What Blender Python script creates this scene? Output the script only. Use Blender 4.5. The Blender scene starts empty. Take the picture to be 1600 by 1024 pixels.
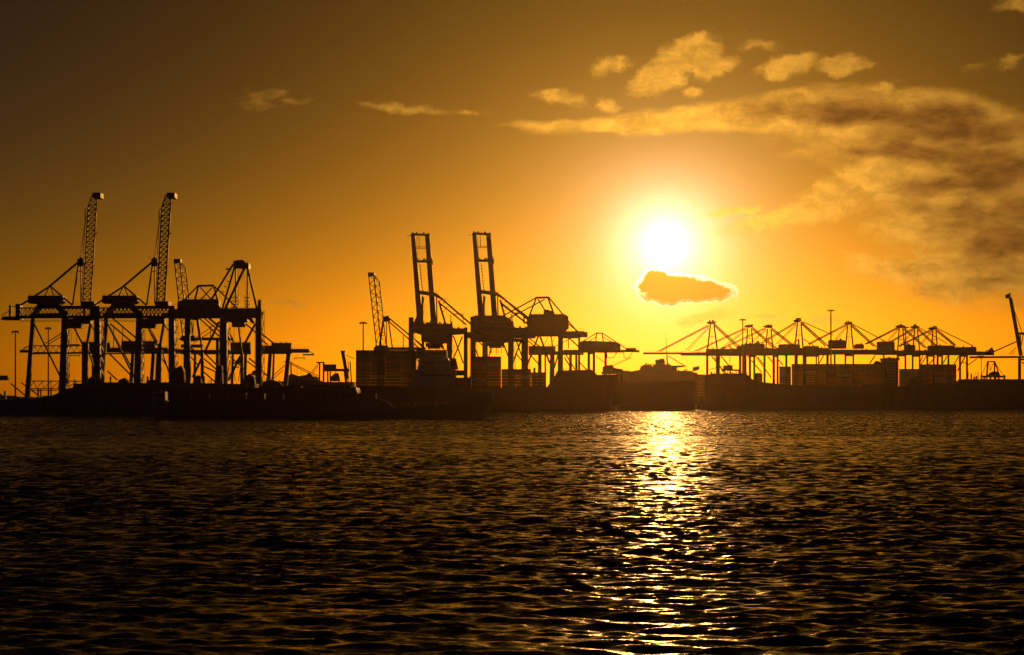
import bpy, bmesh, math, random
import numpy as np
from mathutils import Vector, Matrix

random.seed(7)
SC = bpy.context.scene
COL = SC.collection
R = math.radians
SKY_R, WATER_ROUGH, WATER_BUMP, WAVE_AMP, HAZE, WATER_SLOPE = 0.55, 0.08, 1.0, 1.65, 0.50e-5, 1.9

# ------------------------------------------------------------------ camera
F_PX = 2800.0            # focal length in photo pixels (photo 1600 wide)
CAM_H = 8.0              # eye height above the water
HOR = 628.0              # photo row of the true horizon
cam_d = bpy.data.cameras.new('camera')
cam = bpy.data.objects.new('camera', cam_d)
COL.objects.link(cam)
cam_d.sensor_width = 36.0
cam_d.lens = 36.0 * F_PX / 1600.0
cam_d.shift_y = (HOR - 512.0) / 1600.0
cam_d.clip_start = 0.5
cam_d.clip_end = 20000
cam.location = (0, 0, CAM_H)
cam.rotation_euler = (R(90), 0, 0)
SC.camera = cam
SC.view_settings.view_transform = 'Standard'
SC.view_settings.look = 'None'
SC.view_settings.exposure = 0
SC.view_settings.gamma = 1
SC.view_settings.use_curve_mapping = False
SC.render.engine = 'CYCLES'
SC.cycles.use_denoising = True
SC.cycles.max_bounces = 5
SC.cycles.volume_bounces = 0
SC.cycles.sample_clamp_direct = 40.0
SC.cycles.sample_clamp_indirect = 3.0


def P(px, py, Y):
    """Point at distance Y whose direction from the eye is that of photo pixel (px, py)."""
    return Vector(((px - 800.0) / F_PX * Y, Y, CAM_H + (HOR - py) / F_PX * Y))


def az_el(px, py):
    v = P(px, py, 1.0) - Vector((0, 0, CAM_H))
    return math.degrees(math.atan2(v.x, v.y)), math.degrees(math.atan2(v.z, math.hypot(v.x, v.y)))


SUN_AZ, SUN_EL = az_el(1040, 382)
SUN_DIR = Vector((math.sin(R(SUN_AZ)) * math.cos(R(SUN_EL)), math.cos(R(SUN_AZ)) * math.cos(R(SUN_EL)), math.sin(R(SUN_EL))))


# ------------------------------------------------------------------ sky
class Net:
    """Small helper to write shader maths as expressions."""
    def __init__(self, nt):
        self.nt = nt

    def _in(self, sock, v):
        if isinstance(v, bpy.types.NodeSocket):
            self.nt.links.new(v, sock)
        elif v is not None:
            sock.default_value = v

    def node(self, kind, ins=None, **kw):
        n = self.nt.nodes.new(kind)
        for k, v in kw.items():
            setattr(n, k, v)
        for k, v in (ins or {}).items():
            self._in(n.inputs[k], v)
        return n

    def m(self, op, a, b=None, c=None, clamp=False):
        n = self.node('ShaderNodeMath', operation=op, use_clamp=clamp)
        for i, v in enumerate((a, b, c)):
            self._in(n.inputs[i], v)
        return n.outputs[0]

    def vm(self, op, a, b=None, out=0):
        n = self.node('ShaderNodeVectorMath', operation=op)
        self._in(n.inputs[0], a)
        if b is not None:
            self._in(n.inputs[1], b)
        return n.outputs[out]

    def smooth(self, x, lo, hi, a=0.0, b=1.0):
        n = self.node('ShaderNodeMapRange', {0: x, 1: lo, 2: hi, 3: a, 4: b}, interpolation_type='SMOOTHSTEP')
        return n.outputs[0]

    def mix(self, f, a, b, mode='MIX'):
        n = self.node('ShaderNodeMix', data_type='RGBA', blend_type=mode)
        self._in(n.inputs[0], f)
        self._in(n.inputs[6], a)
        self._in(n.inputs[7], b)
        return n.outputs[2]

    def noise(self, vec, scale, detail=4, rough=0.55, dist=0.0, out=0):
        n = self.node('ShaderNodeTexNoise', {'Vector': vec, 'Scale': scale, 'Detail': detail, 'Roughness': rough, 'Distortion': dist})
        return n.outputs[out]


SKY_STRENGTH = 0.1
world = bpy.data.worlds.new('World')
SC.world = world
world.use_nodes = True
wn = Net(world.node_tree)
bg = world.node_tree.nodes['Background']
nish = wn.node('ShaderNodeTexSky', sky_type='NISHITA', sun_disc=False, sun_elevation=R(SUN_EL), sun_rotation=R(SUN_AZ),
               air_density=1.0, dust_density=1.6, ozone_density=1.0, altitude=0.0)
gen = wn.node('ShaderNodeTexCoord').outputs['Generated']
sx = wn.node('ShaderNodeSeparateXYZ', {0: gen})
X, Y_, Z = sx.outputs
# warm grade of the clear sky: an evening white balance that deepens the colour where the air is already red
sc_ = wn.node('ShaderNodeSeparateColor', {0: nish.outputs[0]})
r0, g0, b0 = sc_.outputs
rr = wn.m('MAXIMUM', r0, 1e-4)
elev = wn.m('MULTIPLY', wn.m('ARCSINE', Z), 57.2958)
elp = wn.m('MAXIMUM', elev, 0.0)
veil = wn.m('ADD', wn.m('MULTIPLY', wn.m('EXPONENT', wn.m('MULTIPLY', elp, -0.235)), 0.955), 0.045)
rk = wn.m('MULTIPLY', wn.m('MULTIPLY', wn.m('POWER', wn.m('MULTIPLY', rr, 1 / 20.0), 1.30), SKY_R), veil)
gk = wn.m('MULTIPLY', rk, wn.m('MULTIPLY', wn.m('POWER', wn.m('DIVIDE', g0, rr), 1.35), 0.695))
bk = wn.m('MULTIPLY', rk, wn.m('MULTIPLY', wn.m('POWER', wn.m('DIVIDE', b0, rr), 3.2), 2.6))
clear = wn.node('ShaderNodeCombineColor', {0: rk, 1: gk, 2: bk}).outputs[0]

# bright hazy sun
dotp = wn.vm('DOT_PRODUCT', gen, tuple(SUN_DIR), out=1)
theta = wn.m('MULTIPLY', wn.m('ARCCOSINE', wn.m('MINIMUM', dotp, 1.0)), 57.2958)
def gauss(w, a):
    q = wn.m('DIVIDE', theta, w)
    return wn.m('MULTIPLY', wn.m('EXPONENT', wn.m('MULTIPLY', wn.m('MULTIPLY', q, q), -1.0)), a)
def expo(w, a):
    return wn.m('MULTIPLY', wn.m('EXPONENT', wn.m('DIVIDE', theta, -w)), a)
core = expo(0.80, 2.9)
inner = expo(1.7, 0.42)
outer = expo(3.4, 0.58)
wide = expo(8.0, 0.19)
def tinted(f, col):
    return wn.vm('SCALE', col) if False else wn.mix(1.0, wn.node('ShaderNodeCombineColor', {0: f, 1: f, 2: f}).outputs[0], (*col, 1), 'MULTIPLY')
def add(a, b):
    return wn.mix(1.0, a, b, 'ADD')
glow = add(add(tinted(core, (1.0, .80, .68)), tinted(inner, (1.0, .74, .44))), add(tinted(outer, (1.0, .53, .045)), tinted(wide, (1.0, .38, .02))))

# clouds: soft lobes at their directions, broken up by noise
az = wn.m('MULTIPLY', wn.m('ARCTAN2', X, Y_), 57.2958)
pos = wn.node('ShaderNodeCombineXYZ', {0: az, 1: elev, 2: 0.0}).outputs[0]
warp = wn.vm('SUBTRACT', wn.noise(pos, 1.6, 5, 0.62, out=1), (0.5, 0.5, 0.5))
warp2 = wn.vm('SUBTRACT', wn.noise(pos, 0.55, 2, 0.5, out=1), (0.5, 0.5, 0.5))
wpos = wn.vm('ADD', pos, wn.vm('ADD', wn.vm('MULTIPLY', warp, (0.75, 0.42, 0)), wn.vm('MULTIPLY', warp2, (1.1, 0.5, 0))))
tpos = wn.vm('ADD', pos, wn.vm('ADD', wn.vm('MULTIPLY', warp, (0.6, 0.22, 0)), wn.vm('MULTIPLY', warp2, (0.8, 0.25, 0))))
LOBES_THIN = [  # photo px: centre, radii, tilt, weight
    (1088, 86, 52, 30, -10, .8), (1035, 116, 60, 28, 25, .8), (1112, 106, 46, 22, 15, .7), (1075, 145, 18, 10, 0, .5),
    (952, 102, 36, 16, 18, .6), (877, 155, 44, 14, -8, .6), (950, 163, 20, 12, 0, .45), (1240, 104, 54, 20, 6, .6), (1310, 102, 44, 17, 4, .6),
    (1185, 75, 34, 9, 0, .3), (1575, 100, 40, 9, 12, .12), (1590, 4, 50, 16, -10, .5), (1375, 138, 20, 11, 0, .5),
    (1230, 345, 120, 18, 8, .55), (1310, 305, 90, 34, 25, .6), (1150, 330, 50, 7, 6, .45),
    (1100, 497, 60, 11, 8, .5), (1070, 508, 26, 9, 0, .45), (1200, 492, 28, 7, 0, .35), (1290, 502, 40, 10, 10, .3),
    (405, 154, 40, 16, 0, .28), (452, 161, 26, 7, 0, .22), (640, 170, 90, 7, -3, .32), (725, 178, 40, 5, -3, .25), (447, 472, 28, 8, 0, .28),
    (1460, 360, 110, 30, -8, .7), (1380, 270, 110, 30, 10, .6), (1420, 420, 120, 26, -5, .5), (1540, 400, 140, 70, 10, .55)]
LOBES_THICK = [
    (900, 196, 150, 10, 0, .55), (1000, 193, 200, 16, 2, .7), (1080, 186, 200, 24, 4, .75),
    (1180, 178, 190, 28, 3, .9), (1340, 180, 220, 44, -3, 1.2), (1490, 196, 150, 58, -12, 1.4), (1420, 236, 150, 36, -10, 1.1),
    (1550, 262, 120, 60, -14, 1.3), (1470, 288, 150, 30, 6, 1.0), (1600, 330, 90, 56, 0, 1.0), (1570, 378, 110, 36, 10, 1.3), (1560, 438, 110, 26, 0, .9), (1500, 320, 190, 90, -10, .62), (1420, 210, 230, 74, -8, .75), (1540, 420, 170, 70, 0, .55)]
LOBES_DARK = [(1040, 450, 48, 25, 0, 1.0), (1092, 454, 56, 18, -4, 1.0), (1028, 440, 28, 20, 0, .9), (1068, 450, 44, 22, 0, 1.0)]
def lobes(L, vec):
    acc = None
    for px, py, rx, ry, tilt, w in L:
        a, e = az_el(px, py)
        k = math.degrees(1 / F_PX)
        mp = wn.node('ShaderNodeMapping', {0: vec, 1: (a, e, 0), 2: (0, 0, R(tilt)), 3: (rx * k, ry * k, 1)}, vector_type='TEXTURE')
        d = wn.vm('LENGTH', mp.outputs[0], out=1)
        f = wn.m('MULTIPLY_ADD', d, -w, w)
        acc = f if acc is None else wn.m('MAXIMUM', acc, f)
    return acc
cn1 = wn.noise(wn.vm('MULTIPLY', wpos, (1.0, 1.9, 1)), 0.85, 8, 0.62)
cn2 = wn.noise(wn.vm('MULTIPLY', pos, (1.0, 2.6, 1)), 0.38, 5, 0.55)
cn3 = wn.noise(wn.vm('MULTIPLY', tpos, (0.55, 1.9, 1)), 1.0, 8, 0.60)
thin = wn.m('ADD', lobes(LOBES_THIN, wpos), wn.m('MULTIPLY', wn.m('SUBTRACT', cn1, 0.42), 0.9))
thick = wn.m('ADD', lobes(LOBES_THICK, tpos), wn.m('MULTIPLY', wn.m('SUBTRACT', cn3, 0.45), 0.85))
dpos = wn.vm('ADD', pos, wn.vm('MULTIPLY', warp, (0.42, 0.34, 0)))
dark = wn.m('ADD', lobes(LOBES_DARK, dpos), wn.m('MULTIPLY', wn.m('SUBTRACT', wn.noise(pos, 2.8, 6, .66), 0.34), 0.70))
thin_a = wn.m('MULTIPLY', wn.smooth(thin, 0.0, 0.42), 0.92)
thick_a = wn.smooth(thick, -0.02, 0.50)
thick_d = wn.smooth(wn.m('ADD', thick, wn.m('MULTIPLY', wn.m('SUBTRACT', cn2, .5), 1.6)), 0.04, 1.02)
thick_d = wn.m('MULTIPLY', thick_d, wn.smooth(az, az_el(1040, 200)[0], az_el(1260, 200)[0], 0.12, 1.0))
dark_a = wn.smooth(dark, 0.0, 0.09)
rim_top = wn.smooth(elev, az_el(1040, 470)[1], az_el(1040, 440)[1], 0.9, 0.0)
dark_rim = wn.m('MAXIMUM', wn.smooth(dark, 0.10, 0.36), wn.m('MULTIPLY', rim_top, wn.smooth(dark, 0.0, 0.2)))
fall = wn.m('EXPONENT', wn.m('DIVIDE', theta, -11.0))
litfall = wn.m('EXPONENT', wn.m('DIVIDE', theta, -6.0))
lit = tinted(wn.m('MULTIPLY_ADD', litfall, 2.0, 0.21), (1.0, 0.455, 0.05))
shade = tinted(wn.m('MULTIPLY_ADD', fall, 0.34, 0.085), (1.0, 0.38, 0.05))
lump = wn.m('MULTIPLY', wn.smooth(cn1, 0.32, 0.66, 0.70, 1.1), wn.smooth(wn.noise(wpos, 3.4, 6, .65), 0.3, 0.7, 0.90, 1.08))
lit_l = wn.mix(1.0, lit, wn.node('ShaderNodeCombineColor', {0: lump, 1: lump, 2: lump}).outputs[0], 'MULTIPLY')
sky0 = add(clear, glow)
sky1 = wn.mix(wn.m('MULTIPLY', thin_a, 0.8), sky0, lit_l)
fold = wn.smooth(wn.noise(wn.vm('MULTIPLY', tpos, (0.7, 1.6, 1)), 1.3, 7, .6), 0.3, 0.72, 0.62, 1.35)
cl2 = wn.mix(thick_d, lit_l, wn.mix(1.0, shade, wn.node('ShaderNodeCombineColor', {0: fold, 1: fold, 2: fold}).outputs[0], 'MULTIPLY'))
sky2 = wn.mix(thick_a, sky1, cl2)
edge = tinted(wn.m('MULTIPLY_ADD', wn.m('EXPONENT', wn.m('DIVIDE', theta, -0.80)), 11.0, 0.95), (1.0, .78, .34))
dk = tinted(wn.m('MULTIPLY_ADD', wn.m('EXPONENT', wn.m('DIVIDE', theta, -1.1)), 1.1, 0.66), (1.0, .46, .035))
sky3 = wn.mix(dark_a, sky2, wn.mix(dark_rim, edge, dk))
# below the horizon the sky only ever shows as the dim far side of the world
ground = wn.smooth(elev, -3.0, -0.3, 0.25, 1.0)
sky4 = wn.mix(1.0, sky3, wn.node('ShaderNodeCombineColor', {0: ground, 1: ground, 2: ground}).outputs[0], 'MULTIPLY')
wn._in(bg.inputs[0], wn.mix(1.0, sky4, (1 / SKY_STRENGTH, 1 / SKY_STRENGTH, 1 / SKY_STRENGTH, 1), 'MULTIPLY'))
bg.inputs[1].default_value = SKY_STRENGTH
world.cycles.sampling_method = 'MANUAL'
world.cycles.sample_map_resolution = 1024

# ------------------------------------------------------------------ sun
sun_d = bpy.data.lights.new('sun', 'SUN')
sun_d.energy = 1.7
sun_d.angle = R(0.55)
sun_d.color = (1.0, 0.44, 0.09)
sun = bpy.data.objects.new('sun', sun_d)
COL.objects.link(sun)
sun.rotation_euler = SUN_DIR.to_track_quat('Z', 'Y').to_euler()
sun.location = (60, 700, 300)


# ------------------------------------------------------------------ materials
def material(name, build):
    m = bpy.data.materials.new(name)
    m.use_nodes = True
    n = Net(m.node_tree)
    bsdf = m.node_tree.nodes['Principled BSDF']
    build(n, bsdf)
    return m


def worn(name, col, col2, rough=0.6, scale=0.35, metal=0.0, amount=0.6):
    """Painted or plain surface with blotchy wear, streaks and a little relief."""
    def b(n, s):
        co = n.node('ShaderNodeTexCoord').outputs['Object']
        f = n.smooth(n.noise(co, scale, 6, 0.65), 0.42, 0.66)
        st = n.smooth(n.noise(n.vm('MULTIPLY', co, (1.0, 1.0, 0.12)), scale * 3, 4, 0.6), 0.45, 0.7)
        k = n.m('MULTIPLY', n.m('MAXIMUM', f, n.m('MULTIPLY', st, 0.7)), amount)
        n._in(s.inputs['Base Color'], n.mix(k, (*col, 1), (*col2, 1)))
        n._in(s.inputs['Roughness'], n.smooth(f, 0, 1, rough, min(1, rough + .2)))
        s.inputs['Metallic'].default_value = metal
        bp = n.node('ShaderNodeBump', {'Strength': 0.25, 'Distance': 0.02, 'Height': n.noise(co, scale * 8, 3, .6)})
        n._in(s.inputs['Normal'], bp.outputs[0])
    return material(name, b)


def water_build(n, s):
    geo = n.node('ShaderNodeNewGeometry').outputs['Position']
    s.inputs['Base Color'].default_value = (0.006, 0.008, 0.008, 1)
    s.inputs['Roughness'].default_value = WATER_ROUGH
    s.inputs['IOR'].default_value = 1.333
    a = n.noise(n.vm('MULTIPLY', geo, (0.6, 1.5, 1.0)), 1.1, 3, 0.55, 0.4)
    b = n.noise(n.vm('MULTIPLY', geo, (0.6, 1.4, 1.0)), 4.5, 3, 0.6, 0.3)
    c = n.noise(n.vm('MULTIPLY', geo, (0.7, 1.2, 1.0)), 15.0, 2, 0.6)
    h = n.m('ADD', n.m('ADD', n.m('MULTIPLY', a, 0.17), n.m('MULTIPLY', b, 0.06)), n.m('MULTIPLY', c, 0.011))
    bp = n.node('ShaderNodeBump', {'Strength': WATER_BUMP, 'Distance': 1.0, 'Height': h})
    # far out the chop is finer than the mesh: tilt the facets there by small random slopes
    far = n.smooth(n.vm('LENGTH', geo, out=1), 60.0, 800.0, 0.10, 1.35)
    t1 = n.vm('SUBTRACT', n.noise(n.vm('MULTIPLY', geo, (0.55, 1.0, 1.0)), 0.8, 3, 0.7, out=1), (0.5, 0.5, 0.5))
    # fixed lean towards the camera, added so distant water reflects darker, higher sky
    t = n.vm('ADD', n.vm('MULTIPLY', t1, (WATER_SLOPE, WATER_SLOPE * 1.15, 0.0)), (0.0, -0.22, 0.0))
    sc = n.node('ShaderNodeVectorMath', operation='SCALE')
    n._in(sc.inputs[0], t)
    n._in(sc.inputs['Scale'], far)
    nn = n.vm('NORMALIZE', n.vm('ADD', bp.outputs[0], sc.outputs[0]))
    n._in(s.inputs['Normal'], nn)


MAT_WATER = material('sea_water', water_build)


# ------------------------------------------------------------------ water
def wave_sheet():
    rng = np.random.default_rng(11)
    dense = np.radians(np.linspace(-18.6, 18.6, 430))
    az_ = np.concatenate([np.radians(np.linspace(-48, -18.8, 26)), dense, np.radians(np.linspace(18.8, 48, 26))])
    rad = np.concatenate([np.linspace(4, 44, 40), np.geomspace(45, 420, 1250, endpoint=False), np.geomspace(420, 1300, 900, endpoint=False), np.geomspace(1300, 2350, 90)])
    dr = np.gradient(rad)
    A, Rr = np.meshgrid(az_, rad)
    D = np.broadcast_to(dr[:, None], A.shape)
    x = Rr * np.sin(A)
    y = Rr * np.cos(A)
    dx = np.zeros_like(x)
    dy = np.zeros_like(x)
    z = np.zeros_like(x)
    lam = np.geomspace(0.30, 14.0, 84)
    lam *= rng.uniform(0.95, 1.05, lam.size)
    for L in lam:
        k = 2 * math.pi / L
        th = rng.normal(math.radians(-97), math.radians(21))
        kx, ky = k * math.cos(th), k * math.sin(th)
        peak = math.exp(-(math.log(L / 1.2) / 0.85) ** 2)
        a = WAVE_AMP * L * (0.0046 * peak + 0.0015 / (1 + (L / 7) ** 2)) * rng.uniform(0.6, 1.4)
        fade = np.clip((L / D - 2.0) / 1.5, 0, 1)
        ph = kx * x + ky * y + rng.uniform(0, 6.28)
        c, s_ = np.cos(ph), np.sin(ph)
        z += a * c * fade
        dx -= a * 0.95 * kx / k * s_ * fade
        dy -= a * 0.95 * ky / k * s_ * fade
    # gusts: patches where the chop is higher or lower
    g = 1 + 0.14 * np.sin(x * .043 + y * .021 + 1) * np.sin(y * .034 - x * .017 + 2) + 0.12 * np.sin(x * .11 + 2.0) * np.sin(y * .083)
    co = np.stack([x + dx * g, y + dy * g, z * g], -1).reshape(-1, 3)
    nr, nc = A.shape
    i = np.arange((nr - 1) * (nc - 1))
    r_, c_ = i // (nc - 1), i % (nc - 1)
    v = r_ * nc + c_
    q = np.stack([v, v + 1, v + nc + 1, v + nc], -1)
    me = bpy.data.meshes.new('water')
    me.vertices.add(len(co))
    me.vertices.foreach_set('co', co.astype(np.float32).ravel())
    me.loops.add(q.size)
    me.loops.foreach_set('vertex_index', q.astype(np.int32).ravel())
    me.polygons.add(len(q))
    me.polygons.foreach_set('loop_start', np.arange(0, q.size, 4, dtype=np.int32))
    me.polygons.foreach_set('use_smooth', np.ones(len(q), dtype=bool))
    me.update(calc_edges=True)
    me.materials.append(MAT_WATER)
    o = bpy.data.objects.new('water', me)
    COL.objects.link(o)
    o['kind'] = 'structure'
    return o


wave_sheet()

# ------------------------------------------------------------------ haze: warm evening air over the harbour
def haze_box():
    bm = bmesh.new()
    x0, x1, y0, y1, z0, z1 = -1900, 1900, -60, 3300, -3.0, 190
    vs = [bm.verts.new(p) for p in ((x0, y0, z0), (x1, y0, z0), (x1, y1, z0), (x0, y1, z0), (x0, y0, z1), (x1, y0, z1), (x1, y1, z1), (x0, y1, z1))]
    for f in ((0, 3, 2, 1), (4, 5, 6, 7), (0, 1, 5, 4), (1, 2, 6, 5), (2, 3, 7, 6), (3, 0, 4, 7)):
        bm.faces.new([vs[i] for i in f])
    me = bpy.data.meshes.new('haze')
    bm.to_mesh(me)
    m = bpy.data.materials.new('haze_air')
    m.use_nodes = True
    nt = m.node_tree
    nt.nodes.remove(nt.nodes['Principled BSDF'])
    v = nt.nodes.new('ShaderNodeVolumePrincipled')
    v.inputs['Color'].default_value = (0.95, 0.74, 0.50, 1)
    v.inputs['Density'].default_value = HAZE
    v.inputs['Anisotropy'].default_value = 0.89
    nt.links.new(v.outputs[0], nt.nodes['Material Output'].inputs['Volume'])
    me.materials.append(m)
    o = bpy.data.objects.new('haze', me)
    COL.objects.link(o)
    o['kind'] = 'stuff'


haze_box()

# ------------------------------------------------------------------ building kit
MAT = {
    'crane_blue': worn('crane_blue_paint', (0.06, 0.10, 0.17), (0.10, 0.07, 0.05), 0.55, 0.2),
    'crane_grey': worn('crane_grey_paint', (0.16, 0.17, 0.18), (0.12, 0.08, 0.06), 0.55, 0.2),
    'house': worn('machinery_house_sheet', (0.12, 0.125, 0.13), (0.09, 0.06, 0.05), 0.6, 0.3),
    'steel': worn('galvanised_steel', (0.20, 0.20, 0.20), (0.12, 0.09, 0.07), 0.5, 0.5, metal=0.3),
    'rope': worn('wire_rope', (0.07, 0.07, 0.07), (0.09, 0.06, 0.04), 0.6, 1.0),
    'hull_black': worn('black_hull_paint', (0.035, 0.037, 0.04), (0.10, 0.05, 0.03), 0.5, 0.12),
    'hull_red': worn('dark_red_hull_paint', (0.09, 0.03, 0.025), (0.06, 0.045, 0.04), 0.5, 0.12),
    'hull_blue': worn('dark_blue_hull_paint', (0.03, 0.05, 0.09), (0.09, 0.05, 0.03), 0.5, 0.12),
    'ship_white': worn('ship_white_paint', (0.42, 0.41, 0.38), (0.25, 0.17, 0.11), 0.5, 0.25),
    'deck': worn('deck_paint', (0.10, 0.05, 0.04), (0.07, 0.06, 0.05), 0.7, 0.3),
    'concrete': worn('quay_concrete', (0.24, 0.23, 0.21), (0.12, 0.11, 0.10), 0.85, 0.15),
    'asphalt': worn('terminal_asphalt', (0.05, 0.05, 0.05), (0.07, 0.065, 0.06), 0.9, 0.1),
    'rubber': worn('black_rubber', (0.02, 0.02, 0.02), (0.035, 0.03, 0.03), 0.8, 0.8),
    'foliage': worn('dark_foliage', (0.045, 0.06, 0.025), (0.07, 0.07, 0.03), 0.8, 0.6),
    'feather': worn('gull_feather', (0.025, 0.024, 0.022), (0.015, 0.015, 0.015), 0.9, 3.0),
    'foam': worn('wake_foam', (0.7, 0.7, 0.68), (0.4, 0.4, 0.38), 0.7, 1.5),
}
CRATE = [worn('container_' + n, tuple(x * .35 + .01 for x in c), tuple(x * .2 + .012 for x in c), 0.6, 0.25) for n, c in (
    ('oxide_red', (0.20, 0.05, 0.035)), ('navy', (0.03, 0.06, 0.15)), ('green', (0.04, 0.13, 0.07)),
    ('grey', (0.25, 0.25, 0.24)), ('orange', (0.32, 0.12, 0.03)), ('brown', (0.14, 0.07, 0.04)))]
def glass_b(n, s):
    s.inputs['Base Color'].default_value = (0.02, 0.025, 0.03, 1)
    s.inputs['Roughness'].default_value = 0.08
MAT['glass'] = material('dark_window_glass', glass_b)


class MB:
    """Collects boxes, bars and prisms in world space; build() links them as ONE mesh object."""
    def __init__(self):
        self.v, self.f = [], []

    def add(self, vs, fs):
        k = len(self.v)
        self.v += [tuple(p) for p in vs]
        self.f += [tuple(i + k for i in f) for f in fs]

    def bar(self, a, b, w, d=None, w1=None):
        a, b = Vector(a), Vector(b)
        t = (b - a)
        if t.length < 1e-6:
            return self
        t.normalize()
        side = t.cross(Vector((0, 1, 0)))
        if side.length < 0.05:
            side = t.cross(Vector((0, 0, 1)))
        side.normalize()
        dep = side.cross(t).normalized()
        d = w if d is None else d
        w1 = w if w1 is None else w1
        vs = []
        for p, ww in ((a, w), (b, w1)):
            dd = d * (ww / w)
            for sx, sy in ((-1, -1), (1, -1), (1, 1), (-1, 1)):
                vs.append(p + side * (sx * ww / 2) + dep * (sy * dd / 2))
        self.add(vs, [(0, 1, 2, 3), (7, 6, 5, 4), (0, 4, 5, 1), (1, 5, 6, 2), (2, 6, 7, 3), (3, 7, 4, 0)])
        return self

    def box(self, x0, x1, y0, y1, z0, z1):
        vs = [(x0, y0, z0), (x1, y0, z0), (x1, y1, z0), (x0, y1, z0), (x0, y0, z1), (x1, y0, z1), (x1, y1, z1), (x0, y1, z1)]
        self.add(vs, [(0, 3, 2, 1), (4, 5, 6, 7), (0, 1, 5, 4), (1, 2, 6, 5), (2, 3, 7, 6), (3, 0, 4, 7)])
        return self

    def prism(self, pts, depth):
        n = len(pts)
        back = [Vector(p) + Vector((0, depth, 0)) for p in pts]
        self.add(list(pts) + back, [tuple(range(n)), tuple(range(2 * n - 1, n - 1, -1))] +
                 [(i, i + n, (i + 1) % n + n, (i + 1) % n) for i in range(n)])
        return self

    def build(self, name, mat, parent=None, bevel=0.0, kind=None, smooth=False):
        org = parent.matrix_world.translation.copy() if parent else Vector()
        if parent:
            org = WORLD_AT[parent.name]
        me = bpy.data.meshes.new(name)
        me.from_pydata([tuple(Vector(p) - org) for p in self.v], [], self.f)
        bm = bmesh.new()
        bm.from_mesh(me)
        bmesh.ops.recalc_face_normals(bm, faces=bm.faces)
        if bevel:
            bmesh.ops.bevel(bm, geom=list(bm.edges), offset=bevel, segments=1, affect='EDGES', clamp_overlap=True)
        bm.to_mesh(me)
        bm.free()
        me.materials.append(mat)
        o = bpy.data.objects.new(name, me)
        COL.objects.link(o)
        if parent:
            o.parent = parent
            WORLD_AT[o.name] = org
        else:
            WORLD_AT[o.name] = Vector()
        if kind:
            o['kind'] = kind
        return o


WORLD_AT = {}


def tag(o, label, cat, group=None):
    o['label'] = label
    o['category'] = cat
    if group:
        o['group'] = group
    return o


def empty(name, at, label, cat, group=None):
    o = bpy.data.objects.new(name, None)
    o.empty_display_size = 2
    o.location = at
    COL.objects.link(o)
    WORLD_AT[o.name] = Vector(at)
    return tag(o, label, cat, group)


def copy_tree(o, parent=None):
    c = o.copy()
    COL.objects.link(c)
    c.parent = parent
    for ch in list(o.children):
        copy_tree(ch, c)
    return c


GROUND = 5.0


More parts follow.
